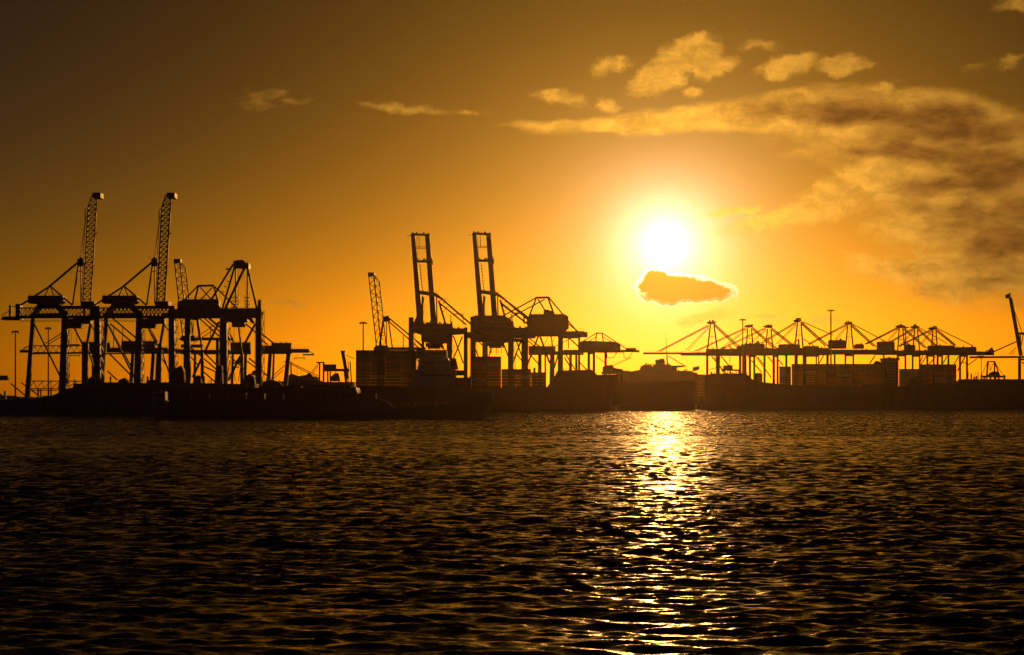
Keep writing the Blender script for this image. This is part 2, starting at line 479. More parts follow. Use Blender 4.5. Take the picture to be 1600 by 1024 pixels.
class Rig:
    """A thing measured in photo pixels in the plane at distance Y, with real depth behind that plane (d in metres)."""
    def __init__(self, name, label, cat, Y, px, group=None, mat='crane_blue', z=GROUND):
        self.Y, self.mat = Y, mat
        at = P(px, HOR, Y)
        at.z = z
        self.root = empty(name, at, label, cat, group)
        self.z = z

    def m(self, w):
        return w * self.Y / F_PX

    def pt(self, x, y, d=0.0):
        return P(x, y, self.Y + d)

    def ground_y(self, d=0.0):
        return HOR - (self.z - CAM_H) * F_PX / (self.Y + d)

    def bar(self, name, x0, y0, x1, y1, w, d=0.0, d1=None, dw=None, w1=None, mat=None, parent=None):
        b = MB().bar(self.pt(x0, y0, d), self.pt(x1, y1, d if d1 is None else d1), self.m(w), None if dw is None else dw, None if w1 is None else self.m(w1))
        return b.build(name, MAT[mat or self.mat], parent or self.root, bevel=min(0.12, self.m(w) * 0.08))

    def leg(self, x0, y0, x1, w0, w1, d=0.0):
        """A leg from its head down to a bogie set on the quay."""
        gy = self.ground_y(d)
        lg = MB().bar(self.pt(x0, y0, d), self.pt(x1, gy, d) + Vector((0, 0, 1.6)), self.m(w0), None, self.m(w1)).build('leg', MAT[self.mat], self.root, bevel=0.12)
        p = self.pt(x1, gy, d)
        b = MB()
        for k in (-1, 1):
            b.box(p.x - 1.0, p.x + 1.0, p.y + k * 2.6 - 1.8, p.y + k * 2.6 + 1.8, p.z + 0.02, p.z + 1.7)
        b.build('bogie', MAT['steel'], lg)
        return lg

    def block(self, name, x0, y0, x1, y1, d0, d1, mat=None, bevel=0.15, parent=None):
        a, b = self.pt(x0, y1, d0), self.pt(x1, y0, d0)
        return MB().box(a.x, b.x, self.Y + d0, self.Y + d1, a.z, b.z).build(name, MAT[mat or self.mat], parent or self.root, bevel=bevel)

    def poly(self, name, pts, d0, d1, mat=None, bevel=0.0, parent=None):
        return MB().prism([self.pt(x, y, d0) for x, y in pts], d1 - d0).build(name, MAT[mat or self.mat], parent or self.root, bevel=bevel)

    def truss(self, name, t0, t1, b0, b1, n, wc, wb, d0, d1, mat=None, style='X', parent=None):
        """Open lattice girder between a top chord t0-t1 and a bottom chord b0-b1, in two planes d0 and d1."""
        par = parent or self.root
        lat = MB()
        for d in (d0, d1):
            for a, b in ((t0, t1), (b0, b1)):
                MB().bar(self.pt(*a, d), self.pt(*b, d), self.m(wc)).build('chord', MAT[mat or self.mat], par)
            prev = None
            for i in range(n + 1):
                f = i / n
                T = (t0[0] + (t1[0] - t0[0]) * f, t0[1] + (t1[1] - t0[1]) * f)
                B = (b0[0] + (b1[0] - b0[0]) * f, b0[1] + (b1[1] - b0[1]) * f)
                if style != 'W':
                    lat.bar(self.pt(*T, d), self.pt(*B, d), self.m(wb))
                if prev:
                    pT, pB = prev
                    if style == 'X':
                        lat.bar(self.pt(*pT, d), self.pt(*B, d), self.m(wb))
                        lat.bar(self.pt(*pB, d), self.pt(*T, d), self.m(wb))
                    elif i % 2:
                        lat.bar(self.pt(*pT, d), self.pt(*B, d), self.m(wb))
                    else:
                        lat.bar(self.pt(*pB, d), self.pt(*T, d), self.m(wb))
                if d == d0:
                    lat.bar(self.pt(*T, d0), self.pt(*T, d1), self.m(wb))
                    lat.bar(self.pt(*B, d0), self.pt(*B, d1), self.m(wb))
                prev = (T, B)
        return lat.build(name, MAT[mat or self.mat], par, kind='stuff')

    def rail(self, x0, y0, x1, y1, h=1.15, d=0.0, n=None, parent=None):
        """Walkway handrail: posts with two rails."""
        a, b = self.pt(x0, y0, d), self.pt(x1, y1, d)
        n = n or max(2, int((b - a).length / 2.5))
        m = MB()
        up = Vector((0, 0, h))
        for i in range(n + 1):
            q = a.lerp(b, i / n)
            m.bar(q, q + up, 0.09)
        m.bar(a + up, b + up, 0.10).bar(a + up * 0.5, b + up * 0.5, 0.07)
        return m.build('handrail', MAT['steel'], parent or self.root, kind='stuff')

    def ladder(self, x0, y0, x1, y1, w=1.6, d=0.0, parent=None):
        """Caged ladder: two stiles, hoops and rungs."""
        a, b = self.pt(x0, y0, d), self.pt(x1, y1, d)
        s = Vector((self.m(w) / 2, 0, 0))
        m = MB().bar(a - s, b - s, 0.16).bar(a + s, b + s, 0.16)
        n = max(3, int((b - a).length / 1.5))
        for i in range(n + 1):
            q = a.lerp(b, i / n)
            m.bar(q - s, q + s, 0.13)
        return m.build('ladder', MAT['steel'], parent or self.root, kind='stuff')

    def stairs(self, x, y0, y1, w, flights, d=0.0, parent=None):
        """Zigzag access stair: stringers, landings and corner posts."""
        m = MB()
        for i in range(flights):
            ya, yb = y0 + (y1 - y0) * i / flights, y0 + (y1 - y0) * (i + 1) / flights
            xa, xb = (x - w / 2, x + w / 2) if i % 2 else (x + w / 2, x - w / 2)
            m.bar(self.pt(xa, ya, d), self.pt(xb, yb, d), 0.32, 1.0)
            m.bar(self.pt(xa, ya, d) + Vector((0, 0, 1.1)), self.pt(xb, yb, d) + Vector((0, 0, 1.1)), 0.10)
            m.bar(self.pt(x - w * .75, yb, d), self.pt(x + w * .75, yb, d), 0.22, 1.6)
        for sx in (-.75, .75):
            m.bar(self.pt(x + sx * w, y0, d), self.pt(x + sx * w, y1, d), 0.2)
        return m.build('stair', MAT['steel'], parent or self.root, kind='stuff')

    def clutter(self, name, x0, x1, y, hmin, hmax, n, d=0.0, seed=1, mat='steel', dd=3.0):
        """Small deck gear on a platform: sheave housings, lamps, aerials."""
        rg = random.Random(seed)
        m = MB()
        for i in range(n):
            x = x0 + (x1 - x0) * (i + rg.random()) / n
            h = rg.uniform(hmin, hmax)
            w = rg.choice((0.5, 0.8, 1.6, 2.4))
            a = self.pt(x, y, d + rg.uniform(0, dd))
            m.box(a.x - self.m(w) / 2, a.x + self.m(w) / 2, a.y, a.y + self.m(w), a.z - 0.1, a.z + self.m(h))
        return m.build(name, MAT[mat], self.root, kind='stuff')

    def spreader(self, x, y0, y1, w, d):
        """Hoist ropes with a container spreader."""
        s = MB()
        for k in (-1, 1):
            MB().bar(self.pt(x + k * w * .3, y0, d), self.pt(x + k * w * .38, y1, d), 0.14).build('hoist_rope', MAT['rope'], self.root)
        a = self.pt(x - w / 2, y1, d)
        b = self.pt(x + w / 2, y1 + 1.2, d)
        s.box(a.x, b.x, a.y - 1.0, a.y + 1.0, b.z, a.z)
        for k in (a.x, b.x - .5):
            s.box(k, k + .5, a.y - 1.0, a.y + 1.0, b.z - .9, b.z + .05)
        s.build('spreader', MAT['steel'], self.root)


# ------------------------------------------------------------------ ground: quays and terminal
def at_px(px, Y):
    return ((px - 800.0) / F_PX * Y, Y)


def quay():
    front = [at_px(-900, 1120), at_px(-60, 1095), at_px(556, 1115), at_px(566, 1540), at_px(965, 1560), at_px(1000, 1880), at_px(1240, 1935), at_px(1640, 2010), at_px(2300, 2140)]
    back = [(1800, 3200), (-1800, 3200)]
    pts = [(x, y) for x, y in front] + back
    n = len(pts)
    m = MB()
    m.add([(x, y, GROUND) for x, y in pts], [tuple(range(n))])
    m.build('terminal_ground', MAT['asphalt'], kind='structure')
    w = MB()
    for (x0, y0), (x1, y1) in zip(front, front[1:]):
        a, b = Vector((x0, y0, 0)), Vector((x1, y1, 0))
        t = (b - a).normalized()
        nrm = Vector((t.y, -t.x, 0))
        vs = []
        for q in (a, b):
            vs += [q + nrm * 0.02 + Vector((0, 0, -2.4)), q + nrm * 0.02 + Vector((0, 0, GROUND + .35)), q - nrm * 1.2 + Vector((0, 0, GROUND + .35)), q - nrm * 1.2 + Vector((0, 0, GROUND - .6))]
        w.add(vs, [(0, 1, 5, 4), (1, 2, 6, 5), (2, 3, 7, 6), (0, 3, 2, 1), (4, 5, 6, 7)])
    w.build('quay_wall', MAT['concrete'], kind='structure')
    f = MB()
    for (x0, y0), (x1, y1) in zip(front, front[1:]):
        a, b = Vector((x0, y0, 0)), Vector((x1, y1, 0))
        t = (b - a).normalized()
        nrm = Vector((t.y, -t.x, 0))
        k = int((b - a).length / 14)
        for i in range(k):
            q = a.lerp(b, (i + .5) / k) + nrm * 0.5
            f.box(q.x - .9, q.x + .9, q.y - .45, q.y + .4, 0.6, GROUND - .2)
    f.build('quay_fender', MAT['rubber'], kind='stuff')


quay()

# far shore behind the terminal: a low dark wooded dike
def far_dike():
    rg = random.Random(5)
    N = 260
    xs = [-1500 + 3000 * i / N for i in range(N + 1)]
    vs, fs = [], []
    for x in xs:
        h = 11 + 3.0 * math.sin(x * .013) + 2.2 * math.sin(x * .041 + 1) + rg.uniform(-1.2, 1.2)
        vs += [(x, 3050, GROUND - 1), (x, 3075, GROUND + h), (x, 3120, GROUND + h * .8), (x, 3160, GROUND - 1)]
    for i in range(N):
        for j in range(3):
            a = i * 4 + j
            fs.append((a, a + 4, a + 5, a + 1))
    m = MB()
    m.add(vs, fs)
    m.build('far_dike', MAT['foliage'], kind='structure')


far_dike()

CR = 'ship-to-shore gantry cranes along the quays'

# ------------------------------------------------------------------ the two left cranes with lattice booms up
def lattice_boom_crane(label):
    c = Rig('gantry_crane', label, 'crane', 1135, 100, CR)
    # raised lattice boom
    c.truss('boom_lattice', (129.5, 476), (138, 322), (141.5, 476), (151, 318), 19, 1.8, 1.0, 2, 9)
    c.truss('boom_head_lattice', (138, 322), (144, 305), (151, 318), (152.5, 305), 2, 1.4, 0.7, 2, 9)
    c.block('boom_head', 144.5, 301, 157, 309.5, 1, 10)
    c.bar('boom_rope', 127, 474, 133.5, 330, 0.8, 4)
    c.bar('boom_rope', 124.5, 404, 134.5, 338, 0.6, 5)
    c.bar('boom_rope', 126, 404, 136.5, 331, 0.5, 6)
    c.bar('boom_tip_post', 133, 327, 136.4, 326, 0.8, 5)
    c.bar('boom_tip_post', 133.2, 327, 132.5, 340, 0.8, 5)
    c.bar('boom_stop', 148, 365, 152.5, 365, 1.4, 4)
    c.bar('boom_stop', 144.5, 416, 148.5, 416, 1.4, 4)
    c.block('boom_hinge', 126, 471, 147, 480, 1, 12)
    c.ladder(128, 472, 131.5, 418, 1.4, 4)
    # apex frame and stays
    c.block('apex_head', 120.5, 404, 128.5, 415.5, 3, 9)
    c.clutter('apex_gear', 120, 129, 404, 1.0, 2.6, 5, 4, 3)
    c.bar('apex_leg', 122.5, 414, 113.5, 477, 2.4, 2)
    c.bar('apex_leg', 126.5, 414, 126.5, 474, 1.6, 10)
    c.bar('apex_tie', 121, 424, 128, 424, 1.2, 3)
    c.bar('back_stay', 122, 410, 77, 448, 2.9, 5)
    c.bar('back_stay', 77, 448, 31, 478, 2.6, 5)
    c.bar('frame_diagonal', 78, 447, 113, 477, 2.5, 5)
    c.bar('frame_post', 76.5, 449, 70, 463, 1.5, 5)
    c.bar('frame_post', 79, 449, 84.5, 463, 1.5, 5)
    # machinery house on its tapered bed
    h = c.poly('machinery_house', [(43.5, 462), (98, 462), (98.5, 471), (93, 475), (43.5, 474)], 1, 10, 'house', 0.1)
    c.poly('house_bed', [(58, 474.6), (92, 475.4), (98, 482), (56, 482)], 2, 9)
    c.rail(44, 462, 97, 462, 1.2, 1.2, parent=h)
    # girder
    c.truss('girder_lattice', (28, 481.5), (150, 481.5), (28, 494), (150, 494), 20, 1.9, 0.8, 1, 8)
    c.bar('girder_rail', 4, 496.5, 152, 495.5, 3.2, 1.5, dw=1.2)
    c.bar('girder_rail', 8, 496.8, 152, 496.2, 2.6, 8.5, dw=1.2)
    c.bar('portal_beam', 96, 480.5, 156, 480.5, 5, -1, dw=2.2)
    c.block('tail_platform', 1.5, 496.5, 31, 500, 0, 9)
    c.block('tail_winch', 24, 475, 31, 496.3, 1, 8)
    c.bar('tail_post', 16, 477, 16, 496.5, 3.6, 2)
    c.bar('tail_tie', 2, 493.2, 14, 486.5, 1, 3)
    c.bar('tail_tie', 16, 480, 26, 479, 1.2, 3)
    c.rail(2, 496.5, 30, 496.5, 1.4, 0.2)
    c.rail(100, 478, 152, 478, 1.3, -2)
    c.block('operator_cab', 107, 498, 127, 513, 1, 7, 'house')
    c.block('trolley', 114, 497.5, 141, 506, 2, 8)
    # festoon cable under the girder
    f = MB()
    for i in range(13):
        x0, x1 = 34 + i * 5, 39 + i * 5
        f.bar(c.pt(x0, 499.5, 0), c.pt((x0 + x1) / 2, 503.5, 0), 0.25).bar(c.pt((x0 + x1) / 2, 503.5, 0), c.pt(x1, 499.5, 0), 0.25)
    f.build('festoon_cable', MAT['rubber'], c.root, kind='stuff')
    # legs with the rounded shoulders
    c.leg(102, 486, 98, 8.8, 11.5, -3)
    c.leg(152, 481, 153, 8.6, 9.5, -3)
    c.leg(52.5, 490, 42, 6.2, 7.2, 15)
    c.leg(135.5, 537, 133.5, 6.0, 6.6, 15)
    c.bar('leg_shoulder', 51.5, 495, 63, 479, 7.6, 12)
    c.bar('leg_shoulder', 102, 492, 90, 478, 8.6, -2.6)
    c.bar('leg_strut', 142.5, 500, 136, 538, 3.8, 15)
    c.bar('cross_beam', 52, 492, 102, 491, 4.0, 15, -2.5)
    c.bar('cross_beam', 142, 492, 152, 490, 4.0, 15, -2.5)
    c.bar('leg_brace', 54, 507, 95, 590, 2.5, 12)
    c.bar('leg_brace', 116, 512, 130, 540, 2.6, 6)
    c.bar('leg_brace', 138, 548, 149, 582, 2.2, 10)
    c.bar('leg_brace', 137, 502, 148, 517, 1.8, 6)
    c.ladder(147, 505, 147, 590, 1.5, -3)
    c.clutter('stair_landing', 146, 160, 510, 1, 4, 3, -4, 5)
    c.stairs(159.5, 492, 604, 3.6, 12, -2)
    c.stairs(107, 516, 604, 2.6, 10, -4)
    c.bar('hoist_rope', 111, 512, 111.5, 540, 0.5, 4, mat='rope')
    c.bar('hoist_rope', 120, 508, 120, 538, 0.5, 4, mat='rope')
    c.block('spreader', 108, 538, 123, 540, 2, 5, 'steel')
    c.clutter('girder_gear', 34, 150, 481, 0.8, 2.6, 26, 0, 111, dd=8)
    c.clutter('house_gear', 46, 96, 462, 0.6, 2.2, 9, 2, 112, dd=7)
    c.bar('leg_tie', 99, 552, 153, 552, 2.4, -3)
    c.bar('leg_tie', 47, 553, 99, 552, 2.2, 15, -3)
    gy = c.ground_y() - 6
    c.bar('sill_beam', 98, gy, 153, gy, 5, -3)
    c.bar('sill_beam', 42, gy + 1, 133, gy + 1, 4.4, 15)
    return c


a1 = lattice_boom_crane('leftmost gantry crane, raised lattice boom, its tail reaching the picture edge')
a2 = copy_tree(a1.root)
a2['label'] = 'gantry crane with raised lattice boom, second from the left, beside the leftmost crane'
a2.location.x += 116.0 / F_PX * 1135
a2.location.z += 0.0

# ------------------------------------------------------------------ short lattice boom leaning left (two of a kind)
def leaning_lattice(label, Y, dx, dy, s, low):
    """Crane whose lattice boom leans away to the left behind the others; pixels given for the one right of the light mast."""
    c = Rig('lattice_crane', label, 'crane', Y, 605 + dx, 'cranes with a leaning lattice boom')
    def q(x, y):
        return (575 + dx + (x - 575) * s, 427 + dy + (y - 427) * s)
    c.truss('boom_lattice', q(576.3, 431), q(589, 548), q(584.2, 431), q(595.5, 540), 18, 1.8, 0.95, 1, 5, style='W')
    c.truss('boom_side_lattice', q(585, 432), q(596, 541), q(593, 441), q(603.5, 541), 16, 1.5, 0.85, 6, 8, style='W')
    c.bar('boom_brace', *q(584.3, 429), *q(593.3, 441), 1.2, 6)
    c.block('boom_head', *q(574.8, 425.8), *q(584.8, 431.5), 0, 6)
    c.block('boom_hinge', *q(586, 540), *q(606, 548), 0, 8)
    c.clutter('boom_gear', q(590, 0)[0], q(597, 0)[0], q(0, 466)[1], 2, 4, 3, 5, 8)
    a = c.poly('apex_head', [q(597.5, 500), q(600, 495), q(605, 494), q(609, 498), q(609.5, 502), q(598, 503)], 2, 8)
    c.clutter('apex_gear', q(599, 0)[0], q(608, 0)[0], q(0, 495)[1], 0.6, 2.2, 4, 3, 9)
    c.bar('apex_leg', *q(599, 500), *q(592.5, 546), 2.9, 1)
    c.bar('apex_leg', *q(607, 501), *q(613.5, 546), 2.0, 1)
    c.bar('apex_leg', *q(603.8, 501), *q(604, 546), 1.4, 8)
    c.bar('back_stay', *q(606, 496), *q(662, 542), 2.2, 2)
    c.bar('back_stay', *q(608, 503), *q(657, 546), 1.9, 7)
    c.bar('stay_post', *q(630, 525), *q(630, 546), 1.4, 4)
    c.bar('girder', *q(584, 545), *q(664, 545), 4.2, 1, dw=3)
    c.bar('girder', *q(584, 545), *q(664, 545), 4.0, 8, dw=3)
    c.rail(*q(606, 543), *q(662, 543), 1.3, 0)
    for x, d in ((592, -2), (640, -2), (598, 14), (646, 14)):
        xx, yy = q(x, 546)
        c.leg(xx, yy, xx, 4.2 * s, 4.6 * s, d)
    c.bar('cross_beam', *q(592, 548), *q(598, 548), 3.4, -2, 14)
    c.bar('cross_beam', *q(640, 548), *q(646, 548), 3.4, -2, 14)
    c.bar('leg_brace', *q(594, 552), *q(638, 590), 2, -2)
    return c


leaning_lattice('crane with a lattice boom leaning left, right of the lone middle light mast', 1590, 0, 0, 1.0, 0)
leaning_lattice('crane with a lattice boom leaning left, behind the peaked crane of the left group', 1260, -303.5, -21, 1.05, 0)

# ------------------------------------------------------------------ big crane of the left group with the peaked apex
def peaked_crane():
    c = Rig('gantry_crane', 'gantry crane with a peaked apex beside a low trapezoid frame, ending the left group', 'crane', 1150, 350, CR)
    h = c.poly('machinery_house', [(277, 472), (286, 468), (340, 467.5), (343.5, 484), (277, 484)], 1, 12, 'house', 0.1)
    c.rail(287, 467.8, 339, 467.5, 1.2, 1.2, parent=h)
    c.bar('girder', 268, 491, 409, 490, 14.5, 0, dw=2.4)
    c.bar('girder', 276, 488, 409, 487, 11, 13, dw=2.4)
    c.block('walkway_deck', 344, 483.5, 402, 486.5, -1.5, 13)
    c.rail(346, 483.5, 403, 483.5, 1.3, -1.4)
    c.rail(270, 478, 276, 478, 1.3, 0)
    c.bar('rear_frame_bar', 308.5, 447, 335, 446.3, 3.1, 4)
    c.bar('rear_frame_leg', 310, 447, 304.5, 470, 2.7, 3)
    c.bar('rear_frame_leg', 334, 447, 341.5, 474, 2.7, 3)
    c.bar('rear_frame_stay', 309.5, 446.5, 287, 470, 2.0, 5)
    c.bar('rear_frame_cross', 312.5, 449, 331, 469, 1.7, 6)
    c.bar('rear_frame_cross', 332, 449, 313, 469, 1.7, 7)
    c.bar('rear_frame_stay', 334.5, 447, 375, 486, 2.1, 5)
    a = c.poly('apex_head', [(363.5, 413), (367.5, 407), (379, 406), (384, 411), (388.5, 411), (388.5, 419.5), (365, 418.5)], 2, 10)
    c.clutter('apex_gear', 364, 389, 411, 2.0, 5.5, 10, 2, 12, dd=7)
    c.block('apex_platform', 352.5, 419.5, 360, 421.5, 3, 6)
    c.rail(352.8, 419.5, 359.8, 419.5, 1.3, 3.2)
    c.bar('apex_leg', 364.5, 413, 330.5, 468, 2.8, 2)
    c.bar('apex_leg', 366.5, 418, 347.5, 483, 2.9, 10)
    c.bar('apex_leg', 383, 417, 351, 484, 3.5, 1)
    c.bar('apex_leg', 386.3, 417, 402, 485, 3.1, 2)
    c.bar('apex_post', 368, 418, 368.6, 474, 2.1, 5)
    c.bar('apex_post', 386.8, 416, 386.3, 484, 2.1, 8)
    c.bar('hoist_rope', 372.3, 419, 372.6, 478, 0.5, 6, mat='rope')
    c.bar('hoist_rope', 380.5, 424, 386, 465, 0.4, 6, mat='rope')
    for i in range(4):
        c.bar('stay_rung', 358.5 - i * 4.2, 431 + i * 8, 363 - i * 4.2, 433 + i * 8, 1.2, 6)
    for x0, x1, d in ((360.5, 373, 4), (380.8, 391, 7)):
        for k, y in enumerate((464.5, 470, 475, 479)):
            c.block('stair_landing', x0 + k * 0.5, y, x1 - (k % 2) * 1.5, y + 0.9, d, d + 3, 'steel', 0)
            c.rail(x0 + k * .5, y, x1 - (k % 2) * 1.5, y, 1.2, d)
        c.ladder((x0 + x1) / 2, 485, (x0 + x1) / 2, 464, 2.6, d + 1)
    c.block('end_cabin', 402.5, 469, 407.5, 483, 1, 5, 'house')
    c.bar('end_post', 404, 468, 407, 468, 0.9, 2)
    c.clutter('end_gear', 405, 410, 492, 2, 8, 4, -2, 14)
    c.block('trolley', 355, 494, 386, 503, 1, 11)
    c.block('operator_cab', 362, 502, 382, 511, 2, 8, 'house')
    c.poly('trolley_frame', [(383, 494), (392, 494), (398, 505), (394, 506)], 3, 5)
    # legs
    c.leg(293, 494, 293.5, 7.6, 9.5, -3)
    c.leg(349.5, 494, 349.5, 10.5, 12.8, -3)
    c.leg(404, 484, 404, 8.4, 9.4, -3)
    c.leg(316, 548, 316, 4.4, 4.8, 18)
    c.leg(378, 552, 378, 4.8, 5.0, 18)
    c.bar('leg_strut', 309, 498, 316, 550, 2.6, 18)
    c.bar('leg_strut', 371.5, 500, 378, 553, 2.6, 18)
    c.bar('leg_strut', 342.5, 503, 321, 548, 3.2, 16)
    c.bar('leg_strut', 399, 506, 382, 538, 3.2, 16)
    c.bar('leg_brace', 312, 498, 343, 526, 2.0, 10)
    c.bar('leg_brace', 326, 498, 343, 512, 1.6, 12)
    c.bar('leg_brace', 378, 501, 401, 521, 2.0, 10)
    c.bar('leg_brace', 354, 524, 366, 535, 2.0, 10)
    c.bar('leg_brace', 321, 553, 342, 574, 2.2, 10)
    c.bar('leg_brace', 315, 560, 301, 590, 3.2, 10)
    c.bar('leg_brace', 297, 557, 309, 570, 1.8, 8)
    c.bar('leg_brace', 319, 573, 345, 585, 1.9, 8)
    c.bar('leg_brace', 319, 582, 336, 597, 1.9, 12)
    c.bar('leg_brace', 376, 556, 357, 594, 3.4, 10)
    c.bar('leg_brace', 361, 558, 384, 580, 1.7, 8)
    c.bar('leg_brace', 389, 560, 402, 570, 2.2, 6)
    c.bar('cross_beam', 294, 497, 309, 499, 4, -3, 18)
    c.bar('cross_beam', 350, 497, 371, 499, 4, -3, 18)
    c.ladder(399, 500, 398.5, 590, 1.6, -3)
    c.ladder(343, 505, 342.5, 590, 1.6, -3)
    c.stairs(411, 486, 604, 3.2, 12, -3)
    c.stairs(358, 512, 604, 3.0, 10, -4)
    c.clutter('house_gear', 280, 340, 468, 0.8, 2.6, 12, 2, 113, dd=8)
    c.clutter('girder_gear', 345, 402, 484, 1.0, 4.0, 16, 0, 114, dd=10)
    c.clutter('leg_gear', 398, 411, 545, 2, 5, 3, -5, 115)
    c.bar('hoist_rope', 366, 510, 365, 545, 0.5, 4, mat='rope')
    c.bar('hoist_rope', 376, 510, 377, 545, 0.5, 4, mat='rope')
    c.bar('leg_tie', 293, 549, 349, 549, 4, -3)
    gy = c.ground_y() - 6
    c.bar('sill_beam', 293, gy, 404, gy, 5, -3)
    c.bar('sill_beam', 316, gy + 1, 378, gy + 1, 4, 18)
    return c


peaked_crane()

# ------------------------------------------------------------------ rear row seen between the legs: booms level
def rear_crane(name, label, Y, girder, house, legs, tip=None, lattice=None, stays=(), braces=(), spread=None, grp='level boom cranes in the row behind'):
    c = Rig(name, label, 'crane', Y, legs[0][0], grp, 'crane_grey')
    x0, x1, yt, yb = girder
    for d in (0, 7):
        c.bar('girder', x0, (yt + yb) / 2, x1, (yt + yb) / 2, yb - yt, d, dw=1.6)
    c.rail(x0, yt, x1, yt, 1.3, -1)
    if house:
        h = c.poly('machinery_house', [(house[0], house[1]), (house[2], house[1]), (house[2], house[3]), (house[0], house[3])], 0.9, 7, 'house', 0.1)
        c.rail(house[0], house[1], house[2], house[1], 1.2, 1, parent=h)
        c.clutter('roof_gear', house[0] + 2, house[2] - 2, house[1], 0.6, 1.8, 4, 2, int(house[0]))
    if lattice:
        lx0, lx1, lt, lb, n = lattice
        c.truss('boom_lattice', (lx0, lt), (lx1, lt), (lx0, lb), (lx1, lb), n, 1.5, 0.75, 0, 6, style='X' if n < 14 else 'W')
    if tip:
        tx0, tx1, ty, tw = tip
        c.bar('boom', tx0, ty, tx1, ty, tw, 1, dw=1.2)
        c.bar('boom', tx0, ty, tx1, ty, tw, 6, dw=1.2)
        c.rail(tx0, ty - tw / 2, tx1, ty - tw / 2, 1.3, 0)
    for lx0, ly, lx1, w, d in legs:
        c.leg(lx0, ly, lx1, w, w * 1.1, d)
    for s in stays:
        c.bar('stay', *s[:5], s[5] if len(s) > 5 else 3)
    for s in braces:
        c.bar('leg_brace', *s[:5], s[5] if len(s) > 5 else 6)
    if spread:
        c.spreader(*spread)
    return c


rear_crane('gantry_crane', 'rear crane with level lattice boom, seen through the legs of the leftmost crane', 1420,
           (128, 172, 535.5, 550), (128, 534.5, 160, 541), [(131, 548, 131, 5.5, -2), (146, 548, 145, 4, 12)],
           lattice=(45, 130, 540.5, 551, 18), tip=(31, 47, 549, 4.5), stays=((71, 537, 110, 512, 1.3), (76, 538, 108, 518, 1.1), (36, 546, 44, 541, 1.5)),
           braces=((140, 552, 150, 575, 2.0),), spread=(118, 551, 555, 16, 4))
rear_crane('gantry_crane', 'rear crane with boxy house, seen between the legs of the second crane from left', 1430,
           (140, 262, 543.5, 551), (189.5, 533, 242, 549), [(208, 551, 203, 5, -2), (240, 551, 234.5, 5.2, -2), (216, 551, 214, 3, 14), (246, 551, 242, 3, 14)],
           tip=(255, 300, 548, 4.5), stays=((172, 494, 212, 528, 2.2), (172, 506, 204, 533, 2.2), (178, 512, 177.5, 546, 1.3), (192, 512, 191.5, 540, 1.3)),
           braces=((170, 508, 206, 575, 2.4), (170, 552, 206, 588, 2.2), (168, 580, 183, 594, 2.0), (233, 512, 246, 535, 2.6), (253, 560, 266, 580, 2.0)))
rear_crane('gantry_crane', 'rear crane with dark house low between the legs of the peaked crane', 1440,
           (283, 392, 547, 554), (360, 535, 391, 552), [(384, 552, 381.5, 4.4, -2), (364, 552, 362, 3.6, 14), (305, 553, 303, 3.6, 14)],
           tip=(270, 290, 551, 3.5), lattice=None, stays=((298, 533, 340, 505, 1.0), (302, 537, 342, 510, 1.0), (283, 541, 318, 541, 5.0)), braces=((380, 560, 400, 575, 1.8),))
rear_crane('gantry_crane', 'crane with a short level boom and end house, right of the peaked crane', 1400,
           (404, 455, 540, 553.5), (424, 536, 455, 553), [(422.5, 552, 417, 5.4, -2), (451, 552, 443, 6.2, -2), (428, 553, 425, 3, 14)],
           tip=(454, 483, 548.5, 6.2), stays=((408, 521, 428, 537, 2.2), (408, 530, 418, 539, 2.0), (483, 549, 491, 553.5, 1.1), (473, 554.5, 491, 554.5, 2.2)),
           braces=((408, 578, 433, 603, 2.3),), spread=(468.5, 552, 559, 16, 4))

